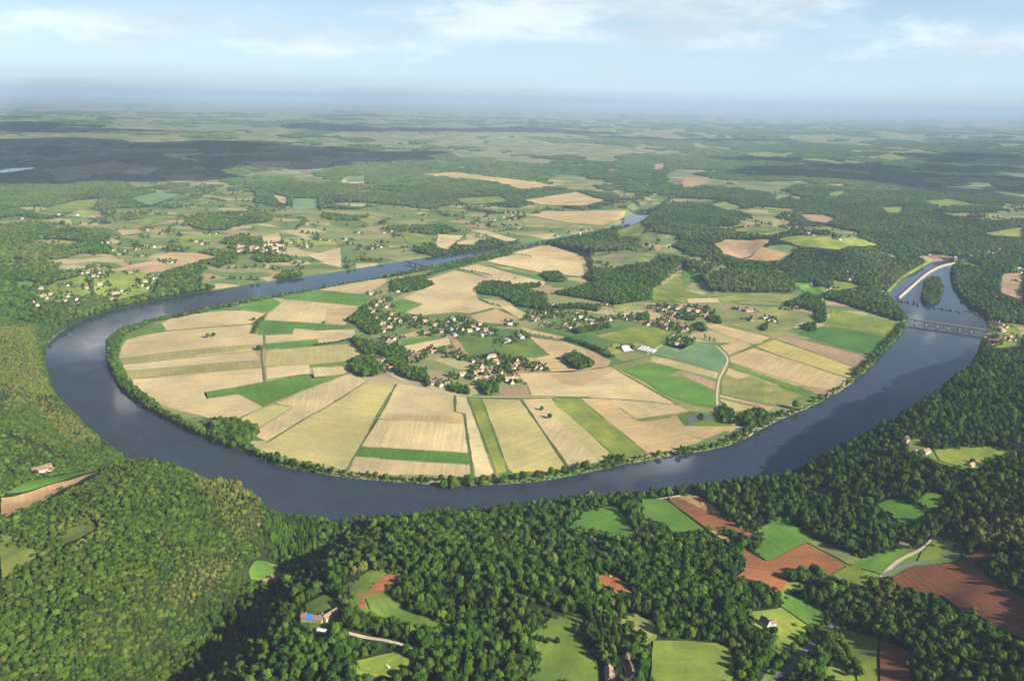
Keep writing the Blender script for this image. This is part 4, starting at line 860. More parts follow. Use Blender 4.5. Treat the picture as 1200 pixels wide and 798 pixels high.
sl = (7.8 - 4.2) / 4.5; m = MB(); m.prism([(-5.0, 4.2 - .5 * sl + .42), (-.2, 7.8 - .2 * sl + .42), (-.2, 7.8 - .2 * sl + .50), (-5.0, 4.2 - .5 * sl + .50)], -1.0, 6.5); tp = m.build('tarpaulin', M_BLUE); tp.matrix_world = Mb; tag(tp, 'bright blue sheet lying over part of the brown farmhouse roof', 'tarpaulin')
o = single('manor', 'G', 902, 715, 6, 'narrow dark-roofed manor with a round tower at the bottom edge', 'manor', [(0, 0, 0, 9, 30, 6.5, 12)], M_CREAM, M_RDARK, True, 2)
tw = MB().tube((0, 16.5, -2), (0, 16.5, 9.5), 4.6, 4.6, 20).build('tower', M_CREAM, o); MB().tube((0, 16.5, 9.5), (0, 16.5, 15.5), 5.3, .3, 20).build('roof', M_RDARK, tw)
single('house', 'G', 785, 735, -4, 'brown-roofed house left of the cream drive at the bottom edge', 'house', [(0, 0, 0, 9, 22, 4.5, 8.6), (7, -6, 90, 8, 9, 4, 7.2)], M_CREAM, M_RBROWN, True, 1)
single('house', 'H', 655, 448, 32, 'white house with a steep brown roof alone on the mown meadow', 'house', [(0, 0, 0, 8.5, 13, 6.2, 12.5), (7.5, -3.5, 90, 7, 10, 4.6, 7.6)], M_WHITE, M_RBROWN, True, 1)
single('house', 'M', 885, 312, 30, 'white house half hidden in the wood below the oval meadow', 'house', [(0, 0, 0, 9, 14, 4.4, 8)], M_WHITE, M_RBROWN, True, 1)
single('shed', 'J', 440, 158, 60, 'low brown-roofed shed in the trees by the forked lane', 'shed', [(0, 0, 0, 8, 13, 3, 5)], M_STONE, M_RBROWN, False, None)
single('warehouse', '4', 870, 425, -58, 'big white barn with a white ridged roof by the greenhouses', 'warehouse', [(0, 0, 0, 19, 26, 6, 9), (20, -2, 0, 9, 36, 4, 5.6)], M_WHITE, M_RWHITE, False, None)
def greenhouse(t, x, y, ang, l, label):
    px, py, pz = spot(t, x, y); o = empty('greenhouse', (px, py, pz), R(ang)); tag(o, label, 'greenhouse', 'long greenhouses by the white barn'); m, f = MB(), MB()
    for k in range(3):
        M = Matrix.Translation((k * 8.4, 0, 0)); m.prism([(-4, -1), (4, -1), (4, 2), (2.6, 3.6), (0, 4.4), (-2.6, 3.6), (-4, 2)], -l / 2, l / 2, M)
        for q in np.arange(-l / 2, l / 2 + .1, 5): f.prism([(-4.1, -1), (4.1, -1), (4.1, 2.03), (2.65, 3.68), (0, 4.5), (-2.65, 3.68), (-4.1, 2.03)], q - .12, q + .12, M)
    m.build('cover', M_RGREY, o); f.build('frame', M_WHITE, o)
greenhouse('4', 960, 425, -30, 44, 'longer pale greenhouse between the white barn and the lane'); greenhouse('4', 1005, 438, -30, 34, 'shorter grey greenhouse nearest the pale lane')
# ------------------------------------------------------------------ dam, power house, bridges, weir
def at0(t, x, y, z=0.0): return flat(TP(t, f'{x},{y}'), z)[0]
line = smooth_line(flat(TP('W', '318,412;420,322;500,252;560,215;600,196;650,180;700,172;745,160'), 3), 2)
tgd = np.gradient(line, axis=0); tgd /= np.linalg.norm(tgd, axis=1)[:, None]; nd = np.stack([-tgd[:, 1], tgd[:, 0]], -1); n = len(line)
def wallmesh(name, half, z0, z1):
    A, B = line + nd * half, line - nd * half; V = np.concatenate([np.column_stack([A, np.full(n, z0)]), np.column_stack([A, np.full(n, z1)]), np.column_stack([B, np.full(n, z1)]), np.column_stack([B, np.full(n, z0)])]); i = np.arange(n - 1); Fq = [np.stack([i + a * n, i + 1 + a * n, i + 1 + b * n, i + b * n], -1) for a, b in ((0, 1), (1, 2), (2, 3))]
    Fq += [np.array([[0, n, 2 * n, 3 * n], [n - 1, 4 * n - 1, 3 * n - 1, 2 * n - 1]])]; return mesh_np(name, V, np.concatenate(Fq))
o = empty('weir', (0, 0, 0)); tag(o, 'long curved cream weir wall in the river above the bridge', 'weir'); link('wall', wallmesh('wall', 7.0, -4, 4.5), M_CONC, o); link('parapet', wallmesh('parapet', 1.2, 4.5, 6.2), M_CONC, o)
a, b = at0('W', 550, 140, 2), at0('W', 700, 152, 2); ang = math.atan2(b[1] - a[1], b[0] - a[0]); L = float(np.linalg.norm(b - a))
o = empty('power_station', (float(a[0]), float(a[1]), 0), ang); tag(o, 'river power station with a red roof, bays and two white end towers', 'power station')
m = MB(); m.box(0, -8, 9.5, L, 8, 15); [m.box(L * k / 8 - 1.4, -8, -4, L * k / 8 + 1.4, 8, 9.5) for k in range(9)]; m.build('hall', M_CONC, o)
m = MB(); [m.box(L * (k + .14) / 8, -3, -4, L * (k + .86) / 8, -2, 9.4) for k in range(8)]; m.build('gate', M_IRON, o); m = MB(); m.prism([(-9, 15.05), (9, 15.05), (9, 15.6), (0, 18.5), (-9, 15.6)], -3, L + 3, None, 'x'); m.build('roof', M_RORANGE, o)
for x0 in (-16, L + 3): MB().box(x0, -11, -4, x0 + 13, 11, 21).build('tower', M_WHITE, o)
a, b = at0('W', 742, 140, 4), at0('W', 835, 130, 4); ang = math.atan2(b[1] - a[1], b[0] - a[0]); L = float(np.linalg.norm(b - a)); o = empty('footbridge', (float(a[0]), float(a[1]), 0), ang); tag(o, 'low pale causeway running right from the power station', 'footbridge'); MB().box(0, -4, 5, L, 4, 6.5).build('deck', M_CONC, o)
for k in range(4): MB().box(L * (k + .5) / 4 - 1.5, -3.5, -3, L * (k + .5) / 4 + 1.5, 3.5, 4.98).build('pier', M_CONC, o)
def bridge(name, a, b, label, cat, zt, piers, pw, pl, wd, mat, arch):
    ang = math.atan2(b[1] - a[1], b[0] - a[0]); L = float(np.linalg.norm(b - a)); o = empty(name, (float(a[0]), float(a[1]), 0), ang); tag(o, label, cat)
    MB().box(0, -wd / 2, zt - 1.6, L, wd / 2, zt).build('deck', mat, o)
    for s_ in (-1, 1): MB().box(0, s_ * wd / 2 - (.5 if s_ > 0 else 0), zt + .003, L, s_ * wd / 2 + (.5 if s_ < 0 else 0), zt + 1.2).build('parapet', mat, o)
    xs = [L * q for q in piers]
    for x_ in xs:
        m = MB(); m.prism([(x_ - pw * .65, -5), (x_ + pw * .65, -5), (x_ + pw * .5, zt - 1.6 - .01), (x_ - pw * .5, zt - 1.6 - .01)], -wd / 2 - .2, wd / 2 + .2, None); m.tube((x_, -wd / 2 - .6, -5), (x_, -wd / 2 - .6, zt * .5), pw * .62, pw * .5, 12); m.tube((x_, wd / 2 + .6, -5), (x_, wd / 2 + .6, zt * .5), pw * .62, pw * .5, 12); m.build('pier', mat, o)
    if arch:
        e = [0] + xs + [L]
        for p, q in zip(e[:-1], e[1:]):
            c, hw = (p + q) / 2, (q - p) / 2 - pw * .5; r = [(c + hw * math.cos(t_), zt - 6.5 + 4.2 * math.sin(t_)) for t_ in np.linspace(0, math.pi, 13)]
            m = MB()
            for (xa, za), (xb, zb) in zip(r[:-1], r[1:]): m.prism([(xb, zb), (xa, za), (xa, zt - 1.62), (xb, zt - 1.62)], -wd / 2 + .4, wd / 2 - .4)
            m.build('arch', mat, o)
    return o
bridge('stone_bridge', at0('W', 392, 592), at0('W', 925, 672), 'stone river bridge on six piers at the right of the loop', 'bridge', 15, [(q - 400) / 525 for q in (440, 520, 597, 673, 751, 832)], 5.5, 8, 9, M_BRICK, True)
bridge('lattice_bridge', at0('3', 355, 232), at0('3', 520, 275), 'small dark bridge over the far arm of the river', 'bridge', 9, [.2, .4, .6, .8], 3, 6, 6, M_IRON, False)
for k, (x0, y0, h) in enumerate([(318, 440, 9), (345, 445, 7), (388, 448, 10), (428, 452, 12), (455, 470, 7), (573, 490, 6), (630, 497, 8), (688, 506, 7), (745, 518, 5), (860, 528, 5), (905, 535, 5)]):
    h *= .6; p = at0('W', x0, y0); o = empty('weir_pier', (float(p[0]), float(p[1]), 0), .35); tag(o, ('tall ' if h > 4.9 else 'low ') + 'dark masonry pier standing in the water above the stone bridge', 'pier', ('tall ' if h > 4.9 else 'low ') + 'old piers in the river'); m = MB(); m.prism([(-3, -4), (3, -4), (2.2, h), (-2.2, h)], -5, 5); m.build('shaft', M_IRON, o); MB().box(-3, -5.6, h + .01, 3, 5.6, h + 1).build('cap', M_IRON, o)
for (xa, ya, xb, yb, lab) in ((318, 436, 392, 446, 'left'), (428, 452, 462, 462, 'middle'), (573, 487, 745, 515, 'longest'), (770, 508, 905, 532, 'right')):
    a, b = at0('W', xa, ya), at0('W', xb, yb); L = float(np.linalg.norm(b - a)); o = empty('boom', (float(a[0]), float(a[1]), 0), math.atan2(b[1] - a[1], b[0] - a[0])); tag(o, lab + ' run of dark timber boom floating between the old piers', 'boom', 'booms across the river'); MB().box(0, -1.2, -.6, L, 1.2, .9).build('float', M_IRON, o); MB().box(0, -.2, .903, L, .2, 1.9).build('rail', M_IRON, o)
# water tower seen as a white mark beyond the loop
x, y, z = spot('B', 838, 566); o = empty('silo', (x, y, z)); tag(o, 'white silo standing alone at the neck of the loop', 'silo'); MB().tube((0, 0, -1), (0, 0, 24), 5, 5, 20).build('tank', M_WHITE, o); MB().tube((0, 0, 24), (0, 0, 28), 5.4, 1, 20).build('cap', M_RWHITE, o)
# digger in the red scar
x, y, z = spot('G', 795, 172); o = empty('digger', (x, y, z), .6); tag(o, 'pale yellow digger on the red earth scar in the wood', 'digger'); M_YEL = plain('digger_paint', (.75, .55, .2), .08, .5, .5)
m = MB(); m.box(-2.4, -1.6, .9, 2.2, 1.6, 2.2); m.box(-2.4, -1.6, 2.2, -.8, 1.6, 2.8); m.build('body', M_YEL, o); MB().box(-.2, -1.4, 2.21, 1.6, .1, 3.5).build('cab', M_GLASS, o)
for s_ in (-1, 1): MB().box(-2.3, s_ * 1.3 - .4, 0, 2.3, s_ * 1.3 + .4, .89).build('track', M_IRON, o)
m = MB(); m.tube((2, .6, 2), (5.5, .6, 4.8), .35, .3); m.tube((5.5, .6, 4.8), (8, .6, 1.6), .3, .25); m.build('arm', M_YEL, o); MB().prism([(7.4, .2), (8.8, .3), (8.6, 1.6), (7.7, 1.7)], -.1, 1.3).build('bucket', M_IRON, o)
# caravan on the grass
x, y, z = spot('F', 740, 682); o = empty('caravan', (x, y, z), .9); tag(o, 'white caravan alone on the grass below the cream lane', 'caravan'); MB().prism([(-1.2, .5), (1.2, .5), (1.2, 2.5), (.9, 2.8), (-.9, 2.8), (-1.2, 2.5)], -2.8, 2.8).build('body', M_WHITE, o); MB().box(1.19, -1.6, 1.4, 1.25, 1.6, 2.2).build('window', M_GLASS, o)
for s_ in (-1, 1): MB().tube((s_ * 1.0, 0, .35), (s_ * 1.25, 0, .35), .36, .36, 14).build('wheel', M_IRON, o)
# ------------------------------------------------------------------ garden trees round the houses
hx = np.array([(h[3], h[4]) for h in HOUSES]); hd = np.hypot(hx[:, 0], hx[:, 1])
def clear_of_houses(X, Y, r): 
    ok = np.ones(X.shape, bool)
    for i in range(0, len(X), 4000): ok[i:i + 4000] = (np.hypot(X[i:i + 4000, None] - hx[:, 0], Y[i:i + 4000, None] - hx[:, 1]) > r).all(1)
    return ok
gx, gy, lw = [], [], []
for (x, y), D, h in zip(hx, hd, HOUSES):
    for _ in range(5 if h[2] == BRV else 15 if 2000 < D < 3800 else 10 if D < 4600 else 5): a = random.uniform(0, 6.28); r_ = random.uniform(12, 38); gx.append(x + r_ * math.cos(a)); gy.append(y + r_ * math.sin(a)); lw.append(h[2] in (BANKV, BRV, TOWN, EDGEV) or (random.random() < .5 and D > 2000))
gx, gy, lw = np.array(gx), np.array(gy), np.array(lw); ok = clear_of_houses(gx, gy, 9.5) & (~near_open(gx, gy) | lw) & ~inside(RIVER, gx, gy) & ~near_path(gx, gy, 3); gx, gy = gx[ok], gy[ok]; n = len(gx)
w_ = RNG.uniform(.45, 1.0, n); add(gx, gy, RNG.choice([0, 1, 2, 4, 6], n), w_, w_ * RNG.uniform(.85, 1.15, n), RNG.normal(0, .15, n), 'gardens')
# clear trees standing on houses, tracks or in the way of what the photo shows open
T = np.concatenate(T); ok = clear_of_houses(T[:, 0], T[:, 1], 10.0) & ~near_path(T[:, 0], T[:, 1], 1.5)
T = T[ok]
wild = np.isin(T[:, 6], [ZONES[z] for z in ('left hill', 'ravine', 'middle wood', 'right wood', 'far woods')]); hz_ = np.array([p_[1] for p_ in PROTO])[T[:, 2].astype(int)] * T[:, 4]; tz0 = terrain(T[:, 0], T[:, 1]); hide = np.zeros(len(T), bool); hideh = np.zeros(len(T), bool)
for f_ in (.4, .85):
    qx, qy, qw = project(T[:, 0], T[:, 1], tz0 + hz_ * f_)
    for P in OPEN_PX: hide |= inside(P, qx, qy)
    for h in HOUSES:
        if math.hypot(h[3], h[4]) < 5600: ax_, ay_, aw_ = project(np.array(h[3]), np.array(h[4]), float(terrain(h[3], h[4])) + 3); r_ = 10.5 * FPX / aw_; hm = (np.abs(qx - ax_) < r_) & (np.abs(qy - ay_) < r_ * .75) & (qw < aw_); hide |= hm; hideh |= (np.abs(qx - ax_) < r_ * .62) & (np.abs(qy - ay_) < r_ * .5) & (qw < aw_)
    for P, w_ in PATHS:
        if np.hypot(*P.mean(0)) < 1900 and w_ > 4.5: ax_, ay_, aw_ = project(P[:, 0], P[:, 1], terrain(P[:, 0], P[:, 1])); hide |= dist_line(np.column_stack([ax_, ay_])[::2], qx, qy) < 2.2
ok = ~(hide & wild) & ~hideh; T = T[ok]; T = T[~inside(RIVER, T[:, 0], T[:, 1]) | (T[:, 6] == ZONES['island'])]
# low banks for the island
isl = flat(TP('W', '492,440;505,340;540,300;600,300;622,350;600,430;545,462;505,462'), 0); P_ = smooth_line(np.vstack([isl, isl[:1]]), 2)[:-1]
V = np.concatenate([np.column_stack([P_, np.full(len(P_), -3.)]), np.column_stack([P_.mean(0) + (P_ - P_.mean(0)) * .93, np.full(len(P_), 1.3)]), [[*P_.mean(0), 1.5]]]); k = len(P_); i = np.arange(k); j = (i + 1) % k
im = mesh_np('island', V, np.concatenate([np.stack([i, j, j + k], -1), np.stack([i, j + k, i + k], -1), np.stack([i + k, j + k, np.full(k, 2 * k)], -1)])); tag(link('island', im, M_GROUND), kind='structure', label='small wooded island below the weir wall', cat='island')
TZ = terrain(T[:, 0], T[:, 1]) - .25; TZ = np.where(T[:, 6] == ZONES['island'], .9, TZ)
HAZE_D, HAZE_COL, HAZE_G, EXPOSURE, SKY = 3.6e-5, (.54, .70, .88), -.05, 1.05, .05
CLOUDS = [(80, 180, 6000, 5000, 1), (300, 176, 4200, 2600, 2), (520, 152, 7500, 3600, 3), (1130, 212, 3800, 2300, 4), (1020, 194, 3400, 1300, 5), (800, 163, 4500, 1300, 6), (0, 150, 5000, 3000, 7), (1230, 190, 3600, 2000, 8)]
# ------------------------------------------------------------------ trees as things: lone trees, then the 270 that show largest
LONE = [('1', 690, 365, 1, 1.0, 'left tree of the pair alone in the upper tan field'), ('1', 722, 358, 0, 1.05, 'right tree of the pair alone in the upper tan field'), ('1', 948, 268, 0, 1.0, 'tree at the top end of the hedge between tan and green fields'), ('1', 980, 433, 3, 1.35, 'round dark tree on the grass strip between tan fields'),
    ('8', 888, 292, 0, .85, 'smaller tree of the two in the straw field above the river'), ('8', 932, 338, 1, .9, 'nearer tree of the two in the straw field above the river'), ('9', 620, 560, 1, .95, 'bushy tree at the river edge of the pinkish field, left of three'), ('9', 715, 535, 2, 1.2, 'tall tree on the river bank, middle of three by the pinkish field'), ('9', 770, 530, 0, .85, 'tree on the river bank, right of three by the pinkish field'),
    ('9', 110, 658, 0, .95, 'round tree on the bank at the foot of the thin grass line'), ('9', 170, 650, 0, .7, 'small round tree beside the bank at the foot of the grass line'), ('L', 398, 448, 1, 1.55, 'large round tree with a long shadow on the right-hand bank'), ('L', 484, 415, 0, 1.25, 'second large tree on the right-hand bank, beyond the largest'), ('L', 140, 450, 5, .9, 'dark poplar at the end of the curving track'),
    ('8', 335, 710, 1, 1.35, 'left tree of the tall clump on the lower bank below the tan field'), ('8', 400, 708, 1, 1.45, 'middle tree of the tall clump on the lower bank below the tan field'), ('8', 440, 708, 0, 1.25, 'right tree of the tall clump on the lower bank below the tan field'), ('8', 595, 712, 0, 1.0, 'bushy bank tree below the pale strip'), ('8', 700, 705, 2, 1.2, 'upright bank tree at the foot of the yellow-green strip'), ('8', 940, 690, 1, 1.15, 'broad bank tree below the straw field'),
    ('7', 620, 640, 5, .85, 'dark poplar rising from the lower left bank'), ('7', 338, 590, 5, .6, 'slim poplar on the bank below the orchard wood'), ('I', 432, 305, 0, .6, 'small lone tree on the red and sandy field'), ('I', 605, 400, 3, .85, 'dark tree on the grass corner above the big red field'), ('I', 500, 405, 4, .9, 'dark tree at the edge of the sandy strip by the wood'), ('H', 705, 490, 3, .8, 'round tree right beside the white house on the mown meadow'), ('H', 825, 450, 7, 1.6, 'small bush on the mown meadow right of the white house'), ('3', 975, 322, 7, 2.2, 'single dark bush in the tan field at the top of the loop'), ('2', 622, 282, 7, 2.6, 'low dark bush at the corner of the tan and green fields'), ('G', 600, 490, 4, .8, 'dark tree casting a long shadow on the meadow above the manor'), ('J', 770, 462, 7, 1.6, 'small bush on the dark red field'), ('K', 910, 300, 3, .8, 'tree beside the red-roofed house on the right meadow')]
lonexy = []
for t, x, y, pi, sc, lab in LONE:
    p = ground(TP(t, f'{x},{y}'))[0]
    if inside(RIVER, p[None, 0], p[None, 1])[0] or float(terrain(*p)) < 1.5:          # a bank tree: nearest dry ground inland
        d = INNER[np.argmin(np.hypot(*(INNER - p).T))] - p; p = p + d + d / max(np.linalg.norm(d), 1) * 9
    tag(make_tree(pi, float(p[0]), float(p[1]), (sc, sc * random.uniform(.95, 1.1)), random.uniform(0, 6.28), 'poplar_tree' if pi == 5 else 'bush' if pi == 7 else 'tree'), lab, 'poplar tree' if pi == 5 else 'bush' if pi == 7 else 'tree'); lonexy.append(p)
lonexy = np.array(lonexy); ok = np.ones(len(T), bool)
for p in lonexy: ok &= np.hypot(T[:, 0] - p[0], T[:, 1] - p[1]) > 6
T, TZ = T[ok], TZ[ok]
px, py, w = project(T[:, 0], T[:, 1], TZ + 6); inn = (px > 4) & (px < 1196) & (py > 300) & (py < 796)
size = np.where(inn & (T[:, 2] != 5) & (T[:, 2] != 7), T[:, 3] * 10 / w, 0); top = np.argsort(-size)[:268]
zn = {v: k for k, v in ZONES.items()}
def area(z, a, b):
    where = {'left hill': 'on the wooded hill at lower left', 'ravine': 'in the wooded ravine at lower left', 'middle wood': 'in the wood along the bottom edge', 'right wood': 'in the dark wood at lower right'}.get(z, 'in the near copses')
    return where
SHAPE = {0: 'rounded mid-green tree', 1: 'tall full mid-green tree', 2: 'upright narrow mid-green tree', 3: 'broad low dark green tree', 4: 'rounded dark green tree', 6: 'pointed dark green tree'}
byl = defaultdict(list)
for k in top: byl[(int(T[k, 2]), area(zn[int(T[k, 6])], px[k], py[k]))].append(k)
for (pi, where), ks in byl.items():
    ks = sorted(ks, key=lambda q: px[q]); nm = {}
    if len(ks) > 1: nm[ks[0]] = 'leftmost '; nm[ks[-1]] = 'rightmost '
    if len(ks) > 4: r_ = sorted(ks[1:-1], key=lambda q: py[q]); nm[r_[0]] = 'farthest inner '; nm[r_[-1]] = 'nearest inner '
    for k in ks:
        o = make_tree(pi, float(T[k, 0]), float(T[k, 1]), (T[k, 3], T[k, 4]), random.uniform(0, 6.28))
        tag(o, (nm.get(k, 'other ' if nm else '') + SHAPE[pi] + ' ' + where), 'tree', SHAPE[pi] + 's ' + where)
ok = np.ones(len(T), bool); ok[top] = False; T, TZ = T[ok], TZ[ok]; print('trees', len(T))
# a source crown of each kind must stand in the scene; they are the things above
SRC = {}
for o in list(scene.objects):
    if o.type == 'MESH' and o.name.split('.')[0] in ('crown', 'trunk') and o.data.name not in SRC: SRC[o.data.name] = o
# ------------------------------------------------------------------ the rest of the woods: one object per kind of wood
def scatter(name, P, rot, scl, idx, tint, sources, label, cat):
    me = bpy.data.meshes.new(name); me.vertices.add(len(P)); me.vertices.foreach_set('co', np.asarray(P, np.float32).ravel())
    for nm, typ, key, val in (('rotation', 'FLOAT_VECTOR', 'vector', rot), ('sizing', 'FLOAT_VECTOR', 'vector', scl), ('pick', 'INT', 'value', idx), ('tint', 'FLOAT', 'value', tint)):
        at = me.attributes.new(nm, typ, 'POINT'); at.data.foreach_set(key, np.asarray(val, np.int32 if typ == 'INT' else np.float32).ravel())
    o = link(name, me); ng = bpy.data.node_groups.new(name, 'GeometryNodeTree'); ng.interface.new_socket('Geometry', in_out='INPUT', socket_type='NodeSocketGeometry'); ng.interface.new_socket('Geometry', in_out='OUTPUT', socket_type='NodeSocketGeometry')
    N, L = ng.nodes, ng.links; gi, go = N.new('NodeGroupInput'), N.new('NodeGroupOutput'); pts = N.new('GeometryNodeMeshToPoints'); L.new(gi.outputs[0], pts.inputs['Mesh']); jn = N.new('GeometryNodeJoinGeometry')
    def attr(nm, dt): q = N.new('GeometryNodeInputNamedAttribute'); q.data_type = dt; q.inputs['Name'].default_value = nm; return q.outputs[0]
    rt, sz, pk = attr('rotation', 'FLOAT_VECTOR'), attr('sizing', 'FLOAT_VECTOR'), attr('pick', 'INT')
    for k, objs in enumerate(sources):
        if not (np.asarray(idx) == k).any(): continue
        cmpn = N.new('FunctionNodeCompare'); cmpn.data_type = 'INT'; cmpn.operation = 'EQUAL'; L.new(pk, cmpn.inputs[2]); cmpn.inputs[3].default_value = k
        ip_ = N.new('GeometryNodeInstanceOnPoints'); L.new(pts.outputs[0], ip_.inputs['Points']); L.new(cmpn.outputs[0], ip_.inputs['Selection']); L.new(rt, ip_.inputs['Rotation']); L.new(sz, ip_.inputs['Scale'])
        jj = N.new('GeometryNodeJoinGeometry')
        for ob in objs: oi = N.new('GeometryNodeObjectInfo'); oi.transform_space = 'ORIGINAL'; oi.inputs['Object'].default_value = ob; L.new(oi.outputs['Geometry'], jj.inputs[0])
        L.new(jj.outputs[0], ip_.inputs['Instance']); L.new(ip_.outputs[0], jn.inputs[0])
    L.new(jn.outputs[0], go.inputs[0]); md = o.modifiers.new('trees', 'NODES'); md.node_group = ng; return tag(o, label, cat, kind='stuff')
def src(i): return [SRC[q.name] for q in (CROWN[i], TRUNK[i]) if q.name in SRC]
missing = [i for i in range(len(PROTO)) if CROWN[i].name not in SRC]; print('missing prototypes', missing)
SETS = {'woodland': (['left hill', 'ravine', 'middle wood', 'right wood', 'poplar rows'], 'dense broadleaf woodland covering the near hills', 'woodland'), 'riverside_trees': (['river bank', 'belt', 'island'], 'belt of trees and bushes lining the inner river bank', 'trees'), 'copses': (['loop woods', 'hedgerow', 'gardens'], 'copses, hedgerows and garden trees among the fields and villages', 'trees'), 'distant_woods': (['far woods'], 'patchwork of woods beyond the river', 'woodland')}
for nm, (zs, lab, cat) in SETS.items():
    m = np.isin(T[:, 6], [ZONES[z] for z in zs]); q = T[m]; n = len(q)
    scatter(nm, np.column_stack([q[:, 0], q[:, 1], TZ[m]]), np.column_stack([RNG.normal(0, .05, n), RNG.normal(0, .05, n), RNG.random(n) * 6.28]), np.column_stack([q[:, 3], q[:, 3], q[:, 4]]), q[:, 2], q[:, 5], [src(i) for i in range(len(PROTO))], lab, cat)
# woods too far off to show single crowns: clumps of canopy
def clump_mesh(seed):
    random.seed(seed); bm = bmesh.new()
    for i in range(15): a = i * 2.399; r = 26 * math.sqrt((i + .5) / 15) + random.uniform(-3, 3); lump(bm, (r * math.cos(a), r * math.sin(a), random.uniform(4, 8)), random.uniform(6.5, 10), seed * 17 + i, 1, .95)
    me = bpy.data.meshes.new('canopy'); bm.to_mesh(me); bm.free(); me.materials.append(M_LEAF); return me
CL = []
for k in range(4):
    D0, a0 = 6600 + 180 * k, (-.22, -.05, .1, .26)[k]; x, y = D0 * math.sin(a0), D0 * math.cos(a0); o = link('copse', clump_mesh(300 + k)); o.location = (x, y, float(terrain(x, y))); tag(o, ('leftmost', 'second', 'third', 'rightmost')[k] + ' round copse of a loose line far beyond the river loop', 'copse', 'far copses'); CL.append(o)
rows = []
for D0, D1, sp, f in ((6250, 10500, 44, 1.0), (10500, 17000, 70, 1.55), (17000, 30000, 150, 3.0)):
    X, Y = lattice(-D1 * .66, D1 * .66, D0 * .7, D1, sp); D = np.hypot(X, Y); px, py, w = project(X, Y, 30.0); s = (D >= D0) & (D < D1) & (px > -60) & (px < 1260); X, Y = X[s], Y[s]
    s = (RNG.random(len(X)) > openness(X, Y)) & ~near_open(X, Y, 0); X, Y = X[s], Y[s]; rows.append(np.column_stack([X, Y, np.full(len(X), f)]))
Q = np.concatenate(rows); n = len(Q); print('clumps', n); sc = Q[:, 2] * RNG.uniform(.85, 1.3, n)
scatter('far_woods', np.column_stack([Q[:, 0], Q[:, 1], terrain(Q[:, 0], Q[:, 1]) - 1]), np.column_stack([np.zeros(n), np.zeros(n), RNG.random(n) * 6.28]), np.column_stack([sc, sc, RNG.uniform(.8, 1.3, n) * (1 + .35 * (Q[:, 2] - 1))]), RNG.integers(0, 4, n), RNG.normal(0, .14, n) + 1.2 * (fbm(Q[:, 0] / 700, Q[:, 1] / 900, 4, 105) - .5), [[o] for o in CL], 'woods fading into the blue distance', 'woodland')
# ------------------------------------------------------------------ sun, sky, clouds, air
SUN_EL, SUN_AZ = R(28), math.atan2(.87, -.50)         # azimuth clockwise from +Y
sd = Vector((math.sin(SUN_AZ) * math.cos(SUN_EL), math.cos(SUN_AZ) * math.cos(SUN_EL), math.sin(SUN_EL)))
L_ = bpy.data.lights.new('sun', 'SUN'); L_.energy = 5.0; L_.angle = R(.5); L_.color = (1, .94, .83); so = bpy.data.objects.new('sun', L_); COL.objects.link(so); so.rotation_euler = sd.to_track_quat('Z', 'Y').to_euler()
W_ = bpy.data.worlds.new('World'); scene.world = W_; W_.use_nodes = True; nt = W_.node_tree; nt.nodes.clear(); wo = nt.nodes.new('ShaderNodeOutputWorld'); bg = nt.nodes.new('ShaderNodeBackground'); sk = nt.nodes.new('ShaderNodeTexSky'); sk.sky_type = 'NISHITA'; sk.sun_disc = False; sk.sun_elevation = SUN_EL; sk.sun_rotation = SUN_AZ; sk.altitude = 700; sk.air_density = 1.0; sk.dust_density = .35; sk.ozone_density = 3.0
tc = nt.nodes.new('ShaderNodeTexCoord'); sp_ = nt.nodes.new('ShaderNodeSeparateXYZ'); nt.links.new(tc.outputs['Generated'], sp_.inputs[0])
def wm(op, a, b): 
    q = nt.nodes.new('ShaderNodeMath'); q.operation = op
    for i, v in enumerate((a, b)):
        if hasattr(v, 'is_output'): nt.links.new(v, q.inputs[i])
        else: q.inputs[i].default_value = v
    return q.outputs[0]
def wr(v, a, b, c, d, st=True):
    q = nt.nodes.new('ShaderNodeMapRange'); q.interpolation_type = 'SMOOTHSTEP' if st else 'LINEAR'; nt.links.new(v, q.inputs[0])
    for i, x in enumerate((a, b, c, d)): q.inputs[i + 1].default_value = x
    return q.outputs[0]
zc = wm('ADD', wm('MAXIMUM', sp_.outputs[2], 0.0), .035); cx = nt.nodes.new('ShaderNodeCombineXYZ'); nt.links.new(wm('DIVIDE', sp_.outputs[0], zc), cx.inputs[0]); nt.links.new(wm('DIVIDE', sp_.outputs[1], zc), cx.inputs[1])
def wn(scale, det, rough, off=0.0, stretch=1.0):
    mp = nt.nodes.new('ShaderNodeMapping'); mp.inputs['Location'].default_value = (off, off * .7, 0); mp.inputs['Scale'].default_value = (1, stretch, 1); nt.links.new(cx.outputs[0], mp.inputs[0]); q = nt.nodes.new('ShaderNodeTexNoise'); q.inputs['Scale'].default_value = scale; q.inputs['Detail'].default_value = det; q.inputs['Roughness'].default_value = rough; nt.links.new(mp.outputs[0], q.inputs[0]); return q.outputs['Fac']
az_ = wm('DIVIDE', sp_.outputs[0], wm('MAXIMUM', sp_.outputs[1], .05)); el_ = sp_.outputs[2]; cp_ = nt.nodes.new('ShaderNodeCombineXYZ'); nt.links.new(az_, cp_.inputs[0]); nt.links.new(wm('MULTIPLY', el_, 3.2), cp_.inputs[1])
def sn(scale, det, rough, off):
    mp = nt.nodes.new('ShaderNodeMapping'); mp.inputs['Location'].default_value = (off, off * .3, 0); nt.links.new(cp_.outputs[0], mp.inputs[0]); q = nt.nodes.new('ShaderNodeTexNoise'); q.inputs['Scale'].default_value = scale; q.inputs['Detail'].default_value = det; q.inputs['Roughness'].default_value = rough; q.inputs['Distortion'].default_value = .25; nt.links.new(mp.outputs[0], q.inputs[0]); return q.outputs['Fac']
